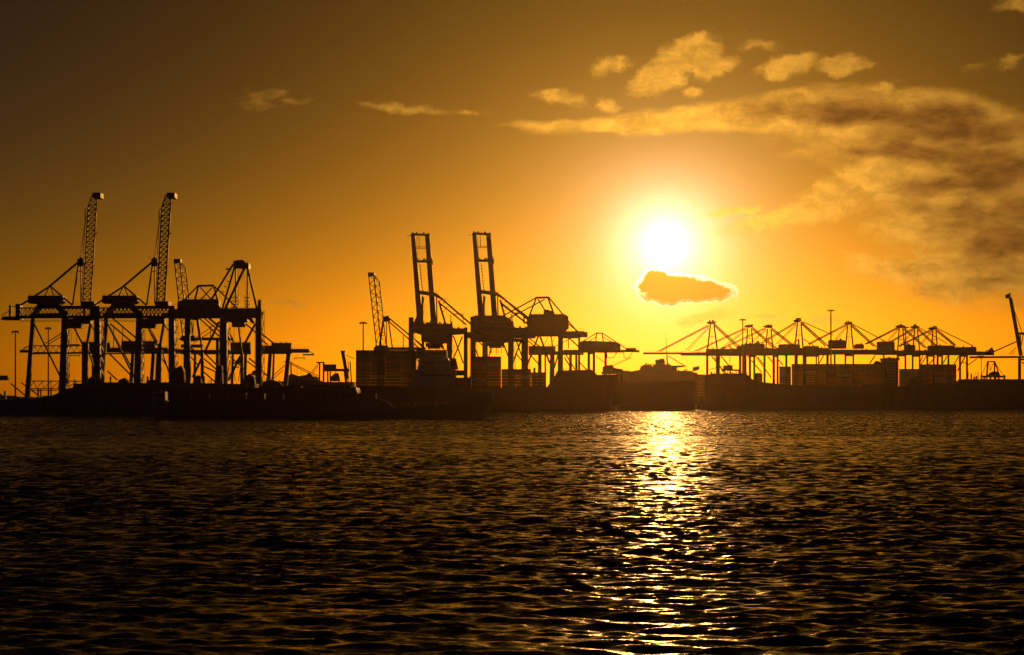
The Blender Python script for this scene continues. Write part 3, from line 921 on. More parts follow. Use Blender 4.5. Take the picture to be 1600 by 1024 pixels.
# ------------------------------------------------------------------ twin box boom cranes of the middle group
def box_boom_crane(label):
    c = Rig('gantry_crane', label, 'crane', 1580, 672, CR)
    bl = c.bar('boom', 645, 365, 656.5, 508, 6.3, 0, dw=2.4, w1=8.8)
    br = c.bar('boom', 667.5, 366, 678, 508, 7.2, 7, dw=2.4, w1=9.0)
    c.bar('boom_tie', 643, 366.5, 671, 367.5, 3.2, 0, 7)
    c.bar('boom_tie', 648, 408.5, 675, 409, 3.6, 0, 7)
    c.bar('boom_tie', 654, 457, 682, 461, 5.5, 0, 7)
    c.bar('boom_tie', 650, 386, 673, 386, 0.8, 0, 7)
    c.bar('boom_tie', 650, 388.3, 671, 388.3, 0.8, 0, 7)
    c.bar('boom_tip_rail', 636, 369, 643, 368.3, 0.6, 1)
    c.bar('hoist_rope', 654.5, 370, 655, 388, 0.9, 3, mat='rope')
    c.bar('hoist_rope', 651, 371, 652, 404, 0.5, 3, mat='rope')
    c.clutter('boom_tip_gear', 644, 653, 366, 2, 5, 6, 0, 21)
    c.clutter('boom_tip_gear', 653, 670, 366, 1, 3, 7, 2, 22)
    c.clutter('boom_gear', 649, 675, 407, 2, 4, 8, 1, 23)
    c.clutter('boom_gear', 672, 676, 414, 4, 8, 3, 8, 24)
    c.clutter('boom_gear', 656, 684, 457, 2, 5, 9, 1, 25)
    f = MB()
    for i in range(9):
        a = c.pt(656.5 + i * .45, 417 + i * 4.6, 2)
        f.box(a.x - .45, a.x + .45, a.y, a.y + .6, a.z - .7, a.z + .7)
    f.bar(c.pt(655.5, 412, 2.3), c.pt(660.5, 458, 2.3), 0.3)
    f.build('festoon_cable', MAT['rubber'], c.root, kind='stuff')
    c.ladder(661, 462, 664, 506, 2.0, 2)
    c.poly('boom_gusset', [(659, 462), (663, 466), (661.5, 475), (661.5, 500), (657, 500)], 0.5, 2)
    c.poly('boom_foot', [(652, 492), (661, 492), (662, 507), (645, 507)], -1, 3)
    c.clutter('hinge_gear', 664, 684, 506, 2, 8, 6, 0, 26)
    # apex and stays running right
    c.bar('apex_leg', 685.5, 470, 696.5, 508, 3.0, 2)
    c.bar('apex_leg', 682, 460, 683, 507, 2.0, 9)
    c.bar('apex_tie', 680, 461, 690, 467, 3.5, 3)
    c.bar('back_stay', 683, 461, 735, 506, 2.7, 2)
    c.bar('back_stay', 687, 474, 729, 508, 2.2, 8)
    c.bar('stay_post', 704.5, 492, 704.5, 508, 1.3, 4)
    c.bar('stay_post', 723.5, 490, 723.5, 508, 1.3, 4)
    c.bar('stay_tie', 709, 491, 722, 491, 1.4, 4)
    c.clutter('stay_lamp', 688, 700, 468, 1.2, 3.2, 5, 3, 27)
    for k, (x, y) in enumerate(((690, 467), (694, 471), (697, 480), (692, 486))):
        c.bar('stay_walkway', x - 2, y + 4, x + 2.5, y - 1, 0.9, 4)
    # house and girder
    h = c.poly('machinery_house', [(646, 506), (707, 506), (707, 521), (706, 535), (690, 537), (658, 534), (658, 523), (651, 521), (651, 516), (646, 516)], 1, 14, 'house', 0.1)
    c.rail(664, 506, 706, 506, 1.3, 1.2, parent=h)
    c.bar('girder', 640, 515, 730, 517, 6.5, 0, dw=2)
    c.bar('girder', 650, 515.5, 730, 517.5, 5.5, 14, dw=2)
    c.rail(707, 513, 730, 513, 1.3, -1)
    c.block('trolley', 665, 536, 692, 542, 3, 10)
    c.block('operator_cab', 670, 541, 688, 545, 4, 8, 'house')
    # legs
    c.leg(642.5, 496, 642.5, 7.4, 8.4, -4)
    c.leg(702.5, 522, 701, 8.6, 8.6, -4)
    c.leg(661, 533, 661, 4.0, 4.2, 22)
    c.leg(727.5, 512, 727.5, 5.8, 6.0, 22)
    c.bar('cross_beam', 643, 518, 661, 519, 4.5, -4, 22)
    c.bar('cross_beam', 702, 522, 727, 520, 4.5, -4, 22)
    c.bar('leg_brace', 648, 531, 664, 546, 1.8, 8)
    c.bar('leg_brace', 708.5, 525, 724, 568, 2.1, 16)
    c.bar('leg_brace', 722.5, 526, 708, 562, 2.1, 14)
    c.bar('leg_brace', 690, 537, 699, 560, 2.2, 0)
    c.bar('leg_brace', 648, 548, 658, 577, 1.8, 2)
    c.bar('leg_brace', 671, 548, 663, 577, 1.8, 4)
    c.bar('leg_tie', 705, 583, 728, 583, 8.5, 10)
    c.ladder(732, 526, 732, 606, 2.6, 20)
    c.stairs(647.5, 500, 604, 2.8, 12, -4)
    c.stairs(708, 540, 604, 2.6, 7, -3)
    c.clutter('house_gear', 648, 706, 506, 1.0, 4.0, 16, 3, 121, dd=9)
    c.clutter('girder_gear', 707, 730, 514, 1.0, 3.0, 8, 0, 122, dd=9)
    c.clutter('trolley_gear', 664, 694, 545, 2, 6, 10, 3, 123, dd=6)
    gy = c.ground_y() - 5
    c.bar('sill_beam', 642, gy, 701, gy, 4.2, -4)
    c.bar('sill_beam', 661, gy + .5, 727, gy + .5, 4, 22)
    return c


b1 = box_boom_crane('gantry crane with raised twin box boom, left one of the middle pair')
b2 = copy_tree(b1.root)
b2['label'] = 'gantry crane with raised twin box boom, right one of the middle pair'
b2.location.x += 96.0 / F_PX * 1580
b2.location.z += 0.6
# heavier house under the right one belongs to a third crane behind it
c = Rig('gantry_crane', 'crane with a large dark house, directly behind the right box boom of the pair', 'crane', 1640, 770, CR)
hh = c.poly('machinery_house', [(735, 497), (742, 493), (786, 493), (797, 498), (802, 508), (802, 527), (790, 534), (744, 534), (735, 528)], 0, 16, 'house', 0.1)
c.rail(743, 493, 786, 493, 1.3, 0.2, parent=hh)
c.bar('girder', 728, 524, 828, 524, 10, -1.5, dw=2)
c.bar('girder', 728, 524, 828, 524, 8, 17, dw=2)
c.leg(740, 528, 740, 6.8, 7.2, -5)
c.leg(797.5, 528, 797.5, 7.4, 8, -5)
c.leg(760, 532, 760, 4.4, 4.6, 22)
c.leg(819.5, 528, 819.5, 6.4, 6.8, 22)
c.bar('cross_beam', 740, 532, 760, 532, 5, -5, 22)
c.bar('cross_beam', 797, 532, 819, 532, 5, -5, 22)
c.bar('back_stay', 779, 461, 826, 497, 2.6, 3)
c.bar('back_stay', 784, 476, 822, 505, 2.0, 9)
c.bar('leg_brace', 806, 530, 818, 565, 1.8, 10)
c.bar('leg_brace', 814, 530, 803, 565, 1.8, 12)
c.bar('leg_brace', 806, 552, 817, 566, 1.8, 8)
c.bar('leg_brace', 751, 529, 760, 548, 1.8, 2)
c.clutter('trolley_gear', 758, 784, 552, 4, 14, 9, 4, 31)
c.bar('sill_beam', 740, c.ground_y() - 5, 797, c.ground_y() - 5, 4, -5)
c.bar('sill_beam', 760, c.ground_y() - 4.6, 819, c.ground_y() - 4.6, 4, 22)

# ------------------------------------------------------------------ crane with the rounded house, trapezoid top
c = Rig('gantry_crane', 'hazy crane with big round-cornered house under a trapezoid frame, right of the raised booms', 'crane', 1690, 850, CR)
c.bar('apex_bar', 836.5, 465.5, 857.5, 465, 3.2, 4)
c.bar('apex_leg', 838, 466, 827, 494, 2.4, 2)
c.bar('apex_leg', 856.5, 466, 866.5, 494, 2.6, 2)
c.bar('apex_leg', 841, 468, 852, 486, 2.0, 8)
c.bar('fore_stay', 838, 465.5, 769, 503, 2.0, 3)
c.bar('fore_stay', 851, 468, 778, 507, 1.8, 8)
c.bar('fore_stay', 829, 492, 822, 506, 2.0, 3)
c.bar('stay_post', 798.5, 490, 798.5, 503, 1.2, 5)
c.bar('stay_post', 818, 490, 818, 505, 1.2, 5)
c.bar('stay_tie', 800, 489, 816, 489, 1.2, 5)
c.bar('back_stay', 857, 464.5, 903, 520, 2.0, 4)
c.bar('back_stay', 886, 505, 908, 522, 1.6, 8)
hh = c.poly('machinery_house', [(824, 496), (829, 491), (882, 491), (888, 494.5), (889, 513), (884, 518), (824, 518)], 0, 14, 'house', 0.15)
c.block('roof_unit', 849.5, 484, 858, 490.7, 3, 9, 'house')
c.block('roof_unit', 856, 485.5, 865, 490.7, 4, 10, 'house')
c.rail(830, 491, 880, 491, 1.2, 0.2, parent=hh)
c.bar('girder', 812, 522, 913, 522, 8.5, -1.2, dw=2)
c.bar('girder', 812, 522, 913, 522, 7, 15, dw=2)
c.rail(888, 518, 912, 518, 2.8, -1, 5)
c.block('tail_gear', 904, 519, 918, 527, 2, 10)
c.leg(818, 524, 818, 6.6, 7.0, -5)
c.leg(875.8, 524, 875.5, 7.6, 8.4, -5)
c.leg(835, 575, 835, 3.6, 3.8, 24)
c.leg(905, 526, 904.5, 3.2, 3.4, 24)
c.bar('leg_brace', 841, 526, 823, 573, 2.6, 4)
c.bar('leg_brace', 844, 526, 859, 568, 2.8, 4)
c.bar('leg_brace', 825, 527, 846, 544, 1.8, 12)
c.bar('leg_brace', 824, 532, 840, 545, 1.6, 14)
c.bar('leg_brace', 861, 526, 864, 545, 1.8, 14)
c.bar('leg_brace', 874, 548, 866, 575, 2.4, 2)
c.bar('leg_brace', 888, 527, 905, 543, 2.0, 10)
c.bar('leg_brace', 882, 559, 893, 576, 2.0, 6)
c.bar('cross_beam', 818, 527, 835, 527, 4, -5, 24)
c.bar('cross_beam', 876, 527, 905, 527, 4, -5, 24)
c.bar('sill_beam', 818, c.ground_y() - 5, 876, c.ground_y() - 5, 4, -5)
c.bar('sill_beam', 835, c.ground_y() - 4.6, 905, c.ground_y() - 4.6, 3.6, 24)

rear_crane('gantry_crane', 'hazy rear crane with a low boxy house, seen through the legs under the round-cornered house', 1960,
           (826, 912, 549, 555), (826, 541, 868, 550), [(843.5, 554, 843, 5.4, -2), (863, 554, 862, 7, -2), (891.5, 553, 891, 4.2, -2), (852, 554, 852, 2.6, 20)],
           stays=((868, 541, 905, 522, 1.1), (888, 545, 888, 526, 1.4), (849, 541, 856, 528, 0.8), (860, 541, 866, 529, 0.8)),
           braces=((883, 552, 898, 577, 1.8), (830, 556, 842, 570, 1.8)))

c = Rig('gantry_crane', 'small hazy crane with a sloping roof, ending the middle group', 'crane', 1930, 935, CR, 'crane_grey')
c.bar('apex_bar', 931.5, 520.8, 941.5, 520.8, 1.8, 3)
c.bar('apex_leg', 932.3, 521, 930.8, 535, 1.7, 2)
c.bar('apex_leg', 940.8, 521, 942.8, 535, 1.7, 2)
c.bar('fore_stay', 932, 520.8, 905, 537, 1.3, 3)
c.bar('fore_stay', 931, 527, 918, 535, 1.0, 7)
c.bar('back_stay', 941, 520.8, 980, 546, 1.4, 3)
c.bar('back_stay', 942, 526.5, 960, 537, 1.0, 7)
c.poly('machinery_house', [(905, 535), (912, 532.5), (928, 533), (958, 534), (969, 537), (970, 548), (965, 551), (905, 551)], 0, 12, 'house', 0.1)
c.bar('girder', 880, 549, 975, 549, 4.5, -1.2, dw=1.6)
c.bar('boom', 966, 548.5, 999, 549, 3.6, 1, dw=1.5)
c.bar('boom', 966, 548.5, 999, 549, 3.2, 8, dw=1.5)
c.rail(974, 546, 993, 546, 3.4, 1, 6)
c.block('boom_gear', 978, 544, 994, 547, 2, 6)
for x0, x1 in ((948, 958), (974.5, 982)):
    c.bar('hanger_frame', x0, 551, x0 + .8, 559, 0.9, 3)
    c.bar('hanger_frame', x0 + .8, 559.5, x1, 559.5, 1.0, 3)
    c.bar('hanger_frame', x1, 559.5, x1 + 6, 551, 0.9, 3)
c.leg(920, 550, 920, 3.8, 4.0, -4)
c.leg(928, 550, 928, 3.8, 4.0, 20)
c.leg(946.3, 550, 946.3, 3.6, 3.8, -4)
c.leg(900.5, 551, 900.5, 3.6, 3.8, -4)
c.bar('leg_brace', 903, 563, 918, 580, 1.6, 0)
c.bar('leg_brace', 931.5, 557, 945, 567, 0.9, 2)
c.bar('cross_beam', 920, 552, 928, 552, 3, -4, 20)

# ------------------------------------------------------------------ right row: A-frame cranes with booms down
def aframe_crane(label, Y, apex, plat, alegs, fore, back, girder, house, legs, braces, boom=None, gap=2.2):
    c = Rig('gantry_crane', label, 'crane', Y, apex[0], CR, 'crane_blue')
    ax, ay = apex
    c.poly('apex_head', [(plat[0], ay + 1.3), (plat[0] + 2, ay + .4), (plat[1] - 2, ay + .2), (plat[1], ay + 1.2), (ax + 3, ay + 4), (ax - 3, ay + 4)], 1, 8)
    c.clutter('apex_gear', ax - 4.5, ax + 5, ay + 1.2, 1.2, 4.0, 7, 1, int(ax), dd=6)
    for (x0, y0, x1, y1, w) in alegs:
        c.bar('apex_leg', x0, y0, x1, y1, w, 2)
        c.bar('apex_leg', x0 + .6, y0, x1 + .8, y1, w * .55, 9)
    c.bar('apex_tie', (alegs[0][0] + alegs[0][2]) / 2, (alegs[0][1] + alegs[0][3]) / 2, (alegs[1][0] + alegs[1][2]) / 2, (alegs[1][1] + alegs[1][3]) / 2, 0.8, 2)
    c.ladder((alegs[0][0] + alegs[1][0]) / 2, ay + 6, (alegs[0][2] + alegs[1][2]) / 2 - 1, alegs[0][3], 1.0, 5)
    for (x0, y0, x1, y1, w, pair) in fore:
        c.bar('fore_stay', x0, y0, x1, y1, w, 2)
        if pair:
            c.bar('fore_stay', x0 + .8, y0 + 1.6, x1 + pair, y1, w, 7)
    for (x0, y0, x1, y1, w, pair) in back:
        c.bar('back_stay', x0, y0, x1, y1, w, 2)
        if pair:
            c.bar('back_stay', x0 - .4, y0 + 2.6, x1 - pair, y1, w, 7)
    gx0, gx1, gt, gb = girder
    c.bar('girder', gx0, (gt + gb) / 2, gx1, (gt + gb) / 2, gb - gt, 0, dw=1.8)
    c.bar('girder', gx0, (gt + gb) / 2, gx1, (gt + gb) / 2, (gb - gt) * .9, 9, dw=1.8)
    c.rail(gx0, gt, gx1, gt, 1.3, -1)
    c.clutter('girder_gear', gx0 + 2, gx1 - 2, gt, 0.8, 2.6, 8, 1, int(ax) + 3)
    if house:
        for hs in house:
            h = c.poly('machinery_house', [(hs[0], hs[1] + 1), (hs[0] + 1.5, hs[1]), (hs[2] - 1.5, hs[1]), (hs[2], hs[1] + 1), (hs[2], hs[3]), (hs[0], hs[3])], 1.0, 8, 'house', 0.1)
            c.clutter('roof_gear', hs[0] + 2, hs[2] - 2, hs[1], 1.0, 3.2, 4, 2, int(hs[0]))
    if boom:
        for (x0, x1, y, w) in boom:
            c.bar('boom', x0, y, x1, y, w, 1, dw=1.5)
            c.bar('boom', x0, y, x1, y, w * .9, 7, dw=1.5)
            c.rail(x0, y - w / 2, x1, y - w / 2, 1.4, 0.4)
    for (x0, y, x1, w, d) in legs:
        c.leg(x0, y, x1, w, w * 1.05, d)
    n = [l for l in legs if l[4] < 5]
    for l in legs:
        if l[4] >= 5 and n:
            k = min(n, key=lambda q: abs(q[0] - l[0]))
            c.bar('cross_beam', k[0], gb + 1, l[0], gb + 1, 2.6, k[4], l[4])
    if len(n) > 1:
        gy = c.ground_y() - 4
        c.bar('sill_beam', n[0][0], gy, n[-1][0], gy, 3.2, n[0][4])
    for s in braces:
        c.bar('leg_brace', *s[:5], s[5] if len(s) > 5 else 4)
    return c


aframe_crane('hazy A-frame crane with a long boom pointing left, leftmost of the right row', 2100, (1112, 502.5), (1104, 1120),
             [(1110, 507, 1105.5, 546, 1.9), (1115.5, 507, 1120.5, 546, 1.9)],
             [(1107, 508, 1027, 549.5, 1.3, 4), (1107, 511, 1071, 548, 0.8, 4.5)], [(1116, 506, 1158.5, 545, 1.7, 4)],
             (1103, 1162, 545.5, 556.5), [(1152, 541, 1168, 556)], [(1105, 556, 1105, 3.3, -3), (1121, 556, 1120.8, 4.4, -3), (1156.5, 550, 1156.5, 3.6, -3), (1124, 556, 1123, 2.2, 22)],
             [(1112, 557, 1135, 585, 1.9), (1127, 557, 1140, 573, 1.7, 8), (1116, 557, 1131, 584, 1.2, 10), (1108, 578, 1120, 574.5, 0.9, 3)],
             [(1005, 1068, 552.3, 3.0), (1064, 1105, 553.6, 5.0)])
aframe_crane('hazy A-frame crane behind the light mast, second of the right row from the left', 2140, (1171, 508), (1163, 1177),
             [(1168, 513, 1166, 545, 1.7), (1174, 513, 1176.5, 545, 1.7)],
             [(1165, 512, 1085, 549, 1.2, 4), (1166, 514, 1122, 548, 0.8, 4)], [(1175, 511, 1213, 544, 1.7, 4)],
             (1140, 1218, 545, 556), [(1163, 537.5, 1195, 556), (1179, 535.5, 1187, 538)], [(1163.5, 556, 1163.5, 5.2, -3), (1171.8, 556, 1171.8, 3.2, -3), (1178.5, 556, 1178.5, 3.0, 22), (1194.6, 556, 1194.6, 3.2, -3)],
             [(1174, 563, 1190, 582, 1.5), (1184, 558, 1193, 570, 1.5, 8), (1168, 556, 1172, 562, 1.2)], [(1078, 1142, 552.2, 3.0)])
aframe_crane('hazy A-frame crane, third of the right row, beside the one at the mast', 2150, (1202, 508.5), (1193, 1208),
             [(1199, 514, 1196.5, 545, 1.7), (1204.5, 514, 1207.5, 545, 1.7)],
             [(1196, 512, 1118, 549, 1.1, 4), (1197, 514, 1160, 546, 0.8, 4)], [(1205, 512, 1243, 542, 1.7, 4)],
             (1180, 1255, 544.5, 556), [(1217.5, 538, 1250, 550)], [(1209, 556, 1209, 3.4, -3), (1215, 556, 1215, 3.0, 22), (1228.6, 556, 1228.6, 3.1, -3)],
             [(1199, 557, 1208, 567, 1.5), (1214, 560, 1224, 571, 1.5), (1180, 556, 1205, 590, 1.4, 10)], [(1110, 1182, 552.2, 2.6)])
aframe_crane('hazy A-frame crane with the tallest apex of the right row, fourth from the left', 2080, (1247, 499.5), (1240, 1253),
             [(1246, 504, 1242, 543, 1.9), (1251.5, 504, 1254.5, 543, 1.9)],
             [(1243, 503.5, 1180, 541, 1.3, 4), (1244, 506, 1212, 538, 0.8, 4)], [(1252, 503, 1294, 541, 1.8, 4), (1254, 503, 1302, 524, 1.2, 0)],
             (1215, 1296, 544, 555.5), [(1256, 541, 1280, 548)], [(1244, 555, 1244, 4.6, -3), (1257.2, 555, 1257.2, 5.4, -3), (1275.5, 555, 1275.5, 2.0, 22), (1279, 555, 1279, 1.6, 22)],
             [(1287, 555, 1280, 568, 1.6), (1254, 529, 1274, 542, 1.2, 8), (1248, 530, 1236, 540, 1.2, 8), (1248, 531, 1248, 541, 2.4, 8)], [(1172, 1217, 551.5, 3.0)])
aframe_crane('A-frame crane right of the tallest light mast, fifth of the right row from the left', 2080, (1327, 503.5), (1319.5, 1332.5),
             [(1324.5, 508, 1321, 545, 1.7), (1329.5, 508, 1333, 545, 1.7)],
             [(1322, 507, 1262, 538, 1.3, 3.5), (1323, 509, 1305, 530, 0.8, 3)], [(1330.5, 507, 1369, 542, 1.6, 3.5), (1332, 506.5, 1386, 535, 1.2, 0)],
             (1284, 1374, 546.5, 554.5), [(1295.5, 531.5, 1321, 545), (1336, 538, 1350, 545)], [(1304.3, 554, 1304.3, 2.6, -3), (1321, 554, 1321, 2.3, -3), (1333.3, 554, 1333.3, 2.3, 22), (1293, 554, 1293, 3.6, -3)],
             [(1367, 556, 1359, 568, 1.7)], [(1250, 1286, 551.5, 2.8)])
aframe_crane('A-frame crane, apex behind a light mast, sixth of the right row', 2090, (1407.5, 508.5), (1400, 1415),
             [(1405, 513, 1402.5, 548, 1.6), (1410.5, 513, 1413.5, 548, 1.6)],
             [(1403, 511.5, 1351, 538, 1.4, 3), (1404, 513, 1385, 534, 0.8, 3)], [(1411.5, 511.5, 1448, 544, 1.4, 3)],
             (1366, 1450, 548, 555), [(1371.5, 534, 1398, 548)], [(1402.5, 554, 1402.5, 2.4, -3), (1414.5, 554, 1414.5, 2.2, 22), (1381, 554, 1381, 2.2, -3)],
             [(1442, 556, 1436, 570, 1.3)], [(1335, 1368, 551.8, 2.6)])
aframe_crane('A-frame crane in the closely packed trio, seventh of the right row from the left', 2110, (1431, 509.5), (1423, 1437),
             [(1429, 514, 1426.2, 548, 1.6), (1433.3, 514, 1436.8, 548, 1.6)],
             [(1427, 513, 1372, 545, 1.3, 3), (1428, 514, 1408, 538, 0.8, 3)], [(1434, 512.5, 1464, 541, 1.5, 3), (1436, 512, 1480, 537, 1.1, 0)],
             (1400, 1480, 548.5, 555.5), [(1416, 539, 1430, 548)], [(1426, 555, 1426, 2.4, -3), (1437, 555, 1437, 2.2, 22), (1449, 555, 1449, 2.6, -3), (1459, 555, 1459, 2.2, 22)],
             [(1448, 556, 1438, 571, 1.4), (1462, 557, 1450, 572, 1.4)], [(1352, 1402, 552, 2.4)])
aframe_crane('A-frame crane with two boxy houses and a tail reaching right, rightmost of the right row', 2070, (1459, 511.5), (1451.5, 1466),
             [(1457.5, 516, 1455.5, 545, 1.6), (1462.3, 516, 1464.5, 545, 1.6)],
             [(1455, 514.5, 1402, 542, 1.3, 3), (1456, 516, 1438, 538, 0.8, 3)], [(1463, 514.5, 1494, 540, 1.6, 3), (1465.5, 514, 1521, 541, 1.3, 0)],
             (1446, 1553, 549.5, 555.5), [(1451, 540, 1492, 552), (1486, 543, 1504, 552), (1502.5, 542.5, 1526, 552), (1546, 546, 1553, 552)],
             [(1465, 555, 1465, 2.8, -3), (1472, 555, 1472, 2.4, 22), (1482, 555, 1482, 2.6, -3), (1500, 556, 1500, 2.8, -3), (1511, 556, 1511, 2.6, 22)],
             [(1480, 557, 1472, 570, 1.4), (1498, 557, 1490, 571, 1.4), (1508, 557, 1496, 580, 1.6), (1504, 566, 1514, 570, 1.2), (1514, 570, 1526, 561, 1.3)], [(1418, 1448, 552, 2.6)])

# raised boom at the right edge
c = Rig('gantry_crane', 'crane with a steep raised boom at the right edge of the picture', 'crane', 1980, 1600, CR)
c.bar('boom', 1577.5, 463, 1594, 556, 3.4, 0, dw=1.6)
c.bar('boom', 1580.5, 466, 1597, 556, 2.0, 6, dw=1.6)
for i in range(8):
    f = i / 8
    c.bar('boom_tie', 1578 + f * 16, 470 + f * 80, 1581 + f * 16, 472 + f * 80, 1.2, 0, 6)
c.block('boom_head', 1574, 460, 1579, 466, -1, 7)
c.clutter('boom_head_gear', 1574, 1580, 460, 1, 3, 4, 0, 77)
c.bar('boom_rope', 1583, 480, 1597, 520, 0.8, 3)
c.bar('boom_rope', 1586, 492, 1588, 520, 0.8, 3)
c.block('apex_head', 1591, 519.5, 1604, 523, 1, 7)
c.bar('apex_leg', 1594, 522, 1595, 556, 1.8, 2)
c.bar('apex_leg', 1601, 522, 1606, 556, 1.8, 2)
c.bar('apex_leg', 1599, 522, 1592.5, 556, 1.2, 8)
c.bar('stay', 1588, 534, 1550, 551, 1.8, 3)
c.bar('stay', 1588, 543, 1577, 553, 0.9, 3)
c.bar('stay', 1586, 549, 1580, 554, 0.9, 3)
c.bar('girder', 1515, 558.6, 1690, 557.5, 3.2, 0, dw=1.6)
c.bar('girder', 1530, 558.6, 1690, 557.5, 3.0, 8, dw=1.6)
c.rail(1562, 557, 1640, 556, 2.6, -1)
c.block('trolley', 1529, 556, 1538, 560, 1, 7)
c.block('machinery_house', 1612, 545, 1650, 556, 1, 9, 'house')
c.bar('back_stay', 1603, 521, 1680, 557, 1.6, 3)
c.leg(1593, 559, 1593, 3.8, 4.0, -3)
c.leg(1640, 559, 1640, 3.8, 4.0, -3)
c.leg(1602, 559, 1602, 3, 3.2, 20)
c.leg(1648, 559, 1648, 3, 3.2, 20)
c.bar('cross_beam', 1593, 562, 1602, 562, 3, -3, 20)
c.bar('cross_beam', 1640, 562, 1648, 562, 3, -3, 20)
c.bar('leg_brace', 1596, 566, 1638, 592, 1.6, -3)

# small portal crane on the right ship's deck line
c = Rig('portal_crane', 'small pointed portal crane low under the boom at the right edge', 'crane', 2150, 1550, None, 'crane_grey')
c.bar('top_bar', 1542, 565.3, 1555, 565.3, 1.8, 1)
c.bar('frame_leg', 1543.5, 566, 1541.5, 592, 2.2, 0)
c.bar('frame_leg', 1553.8, 566, 1554, 592, 2.0, 0)
c.bar('frame_leg', 1554.5, 566, 1562, 588, 1.8, 4)
c.bar('frame_stay', 1543, 566, 1533, 588, 0.8, 4)
c.bar('frame_stay', 1556, 569, 1569, 589, 0.8, 6)
c.bar('frame_cross', 1544.5, 568, 1549, 580, 0.7, 2)
c.bar('frame_cross', 1552, 568, 1546, 580, 0.7, 2)
c.poly('machinery_house', [(1547, 583), (1553, 580.5), (1560, 581), (1561, 588), (1547, 588)], 1, 6, 'house')
c.bar('girder', 1533, 588.5, 1571, 588.8, 3, -0.5)
c.clutter('girder_gear', 1534, 1571, 588, 1, 3.4, 8, 0, 55)
for x in (1538, 1548, 1560, 1569):
    c.leg(x, 589, x, 1.8, 2.0, 2)

# ------------------------------------------------------------------ low gear of the left quay
c = Rig('conveyor_gantry', 'low lattice gantry bridge between the legs of the leftmost crane', 'gantry', 1300, 85, None, 'crane_grey')
c.truss('bridge_lattice', (40, 595.5), (134, 596), (40, 607.5), (118, 608), 14, 1.5, 0.9, 0, 5, style='W')
for x in (60, 76, 110):
    c.leg(x, 607, x, 2.6, 3, 0)
    c.leg(x + 4, 607, x + 4, 2.2, 2.6, 8)
c.bar('back_stay', 17, 599.5, 40, 619, 1.8, 2)
c.bar('back_stay', 33, 598, 60, 618, 1.7, 3)
c.bar('tie_bar', 45, 610, 98, 610.5, 1.3, 6)

c = Rig('jib_crane', 'low machine with a hanging trolley box at the far left edge', 'crane', 1500, -4, None, 'crane_grey')
c.block('trolley_box', -16, 587, 12, 594.5, 0, 5, 'house')
c.bar('jib', -60, 589, 15, 592, 1.4, 2)
c.leg(-30, 590, -30, 4, 4.4, 0)
c.leg(-22, 590, -20, 3, 3.2, 8)
c.bar('post', 8, 611, 8, 626, 3, 2)
c.bar('strut', -2, 614, 8, 622, 2, 2)

c = Rig('derrick_crane', 'small dark derrick masts with slanted jibs over the low sheds', 'crane', 1700, 470, None, 'crane_grey')
c.bar('mast', 454.5, 565.5, 455.5, 606, 2.1, 0)
c.bar('mast', 499.5, 566, 499, 606, 2.4, 2)
c.bar('mast', 505.8, 566, 505.5, 606, 2.8, 4)
c.bar('jib', 455, 567, 499, 588.5, 1.2, 1)
c.bar('jib', 455, 569.5, 498, 591, 1.2, 4)
c.bar('mast_head', 494, 566.5, 507, 566.5, 2.0, 2)
c.bar('mast_head', 443, 565, 456, 567, 1.2, 1)
c.bar('stay', 445, 571, 423, 591, 1.2, 1)
c.bar('stay', 443, 578, 426, 593, 1.0, 3)
c.bar('stay', 498, 568, 487, 581, 1.1, 1)
c.bar('stay', 497, 573, 489, 583, 1.0, 3)
c.bar('hoist_rope', 464.3, 572, 464.3, 590, 0.5, 2, mat='rope')
c.bar('hoist_rope', 470.5, 576, 470.5, 590, 0.5, 2, mat='rope')
c.poly('winch_house', [(448, 588), (456, 584), (466, 588), (478, 586), (484, 582), (488, 588), (497, 591), (497, 600), (446, 600)], 2, 7, 'house')

c = Rig('portal_crane', 'small portal crane with leaning slab boom, left of the tall container stack', 'crane', 1690, 525, None, 'crane_grey')
c.block('machinery_house', 507, 569.5, 525, 579.5, 1, 7, 'house')
c.bar('girder', 505, 578.5, 546, 578.5, 4.2, 0)
c.bar('boom', 535.3, 548.5, 543, 592, 5.6, 1, dw=2.0)
c.block('boom_head', 532.2, 548, 539, 551, 0, 4)
c.bar('stay', 540, 554.5, 554, 561, 1.0, 2)
c.bar('mast', 547, 565, 549.5, 600, 1.8, 2)
c.bar('mast', 544, 566, 545, 600, 1.2, 4)
for x0, x1, d in ((512, 513, 0), (538, 544, 0), (516, 517, 8), (541, 545, 8)):
    c.leg(x0, 580, x1, 2.2, 2.6, d)
c.poly('winch', [(517, 589), (522, 584), (529, 583), (531, 590), (531, 596), (516, 596)], 2, 6)
c.bar('brace', 524, 581, 531, 596, 1.4, 3)

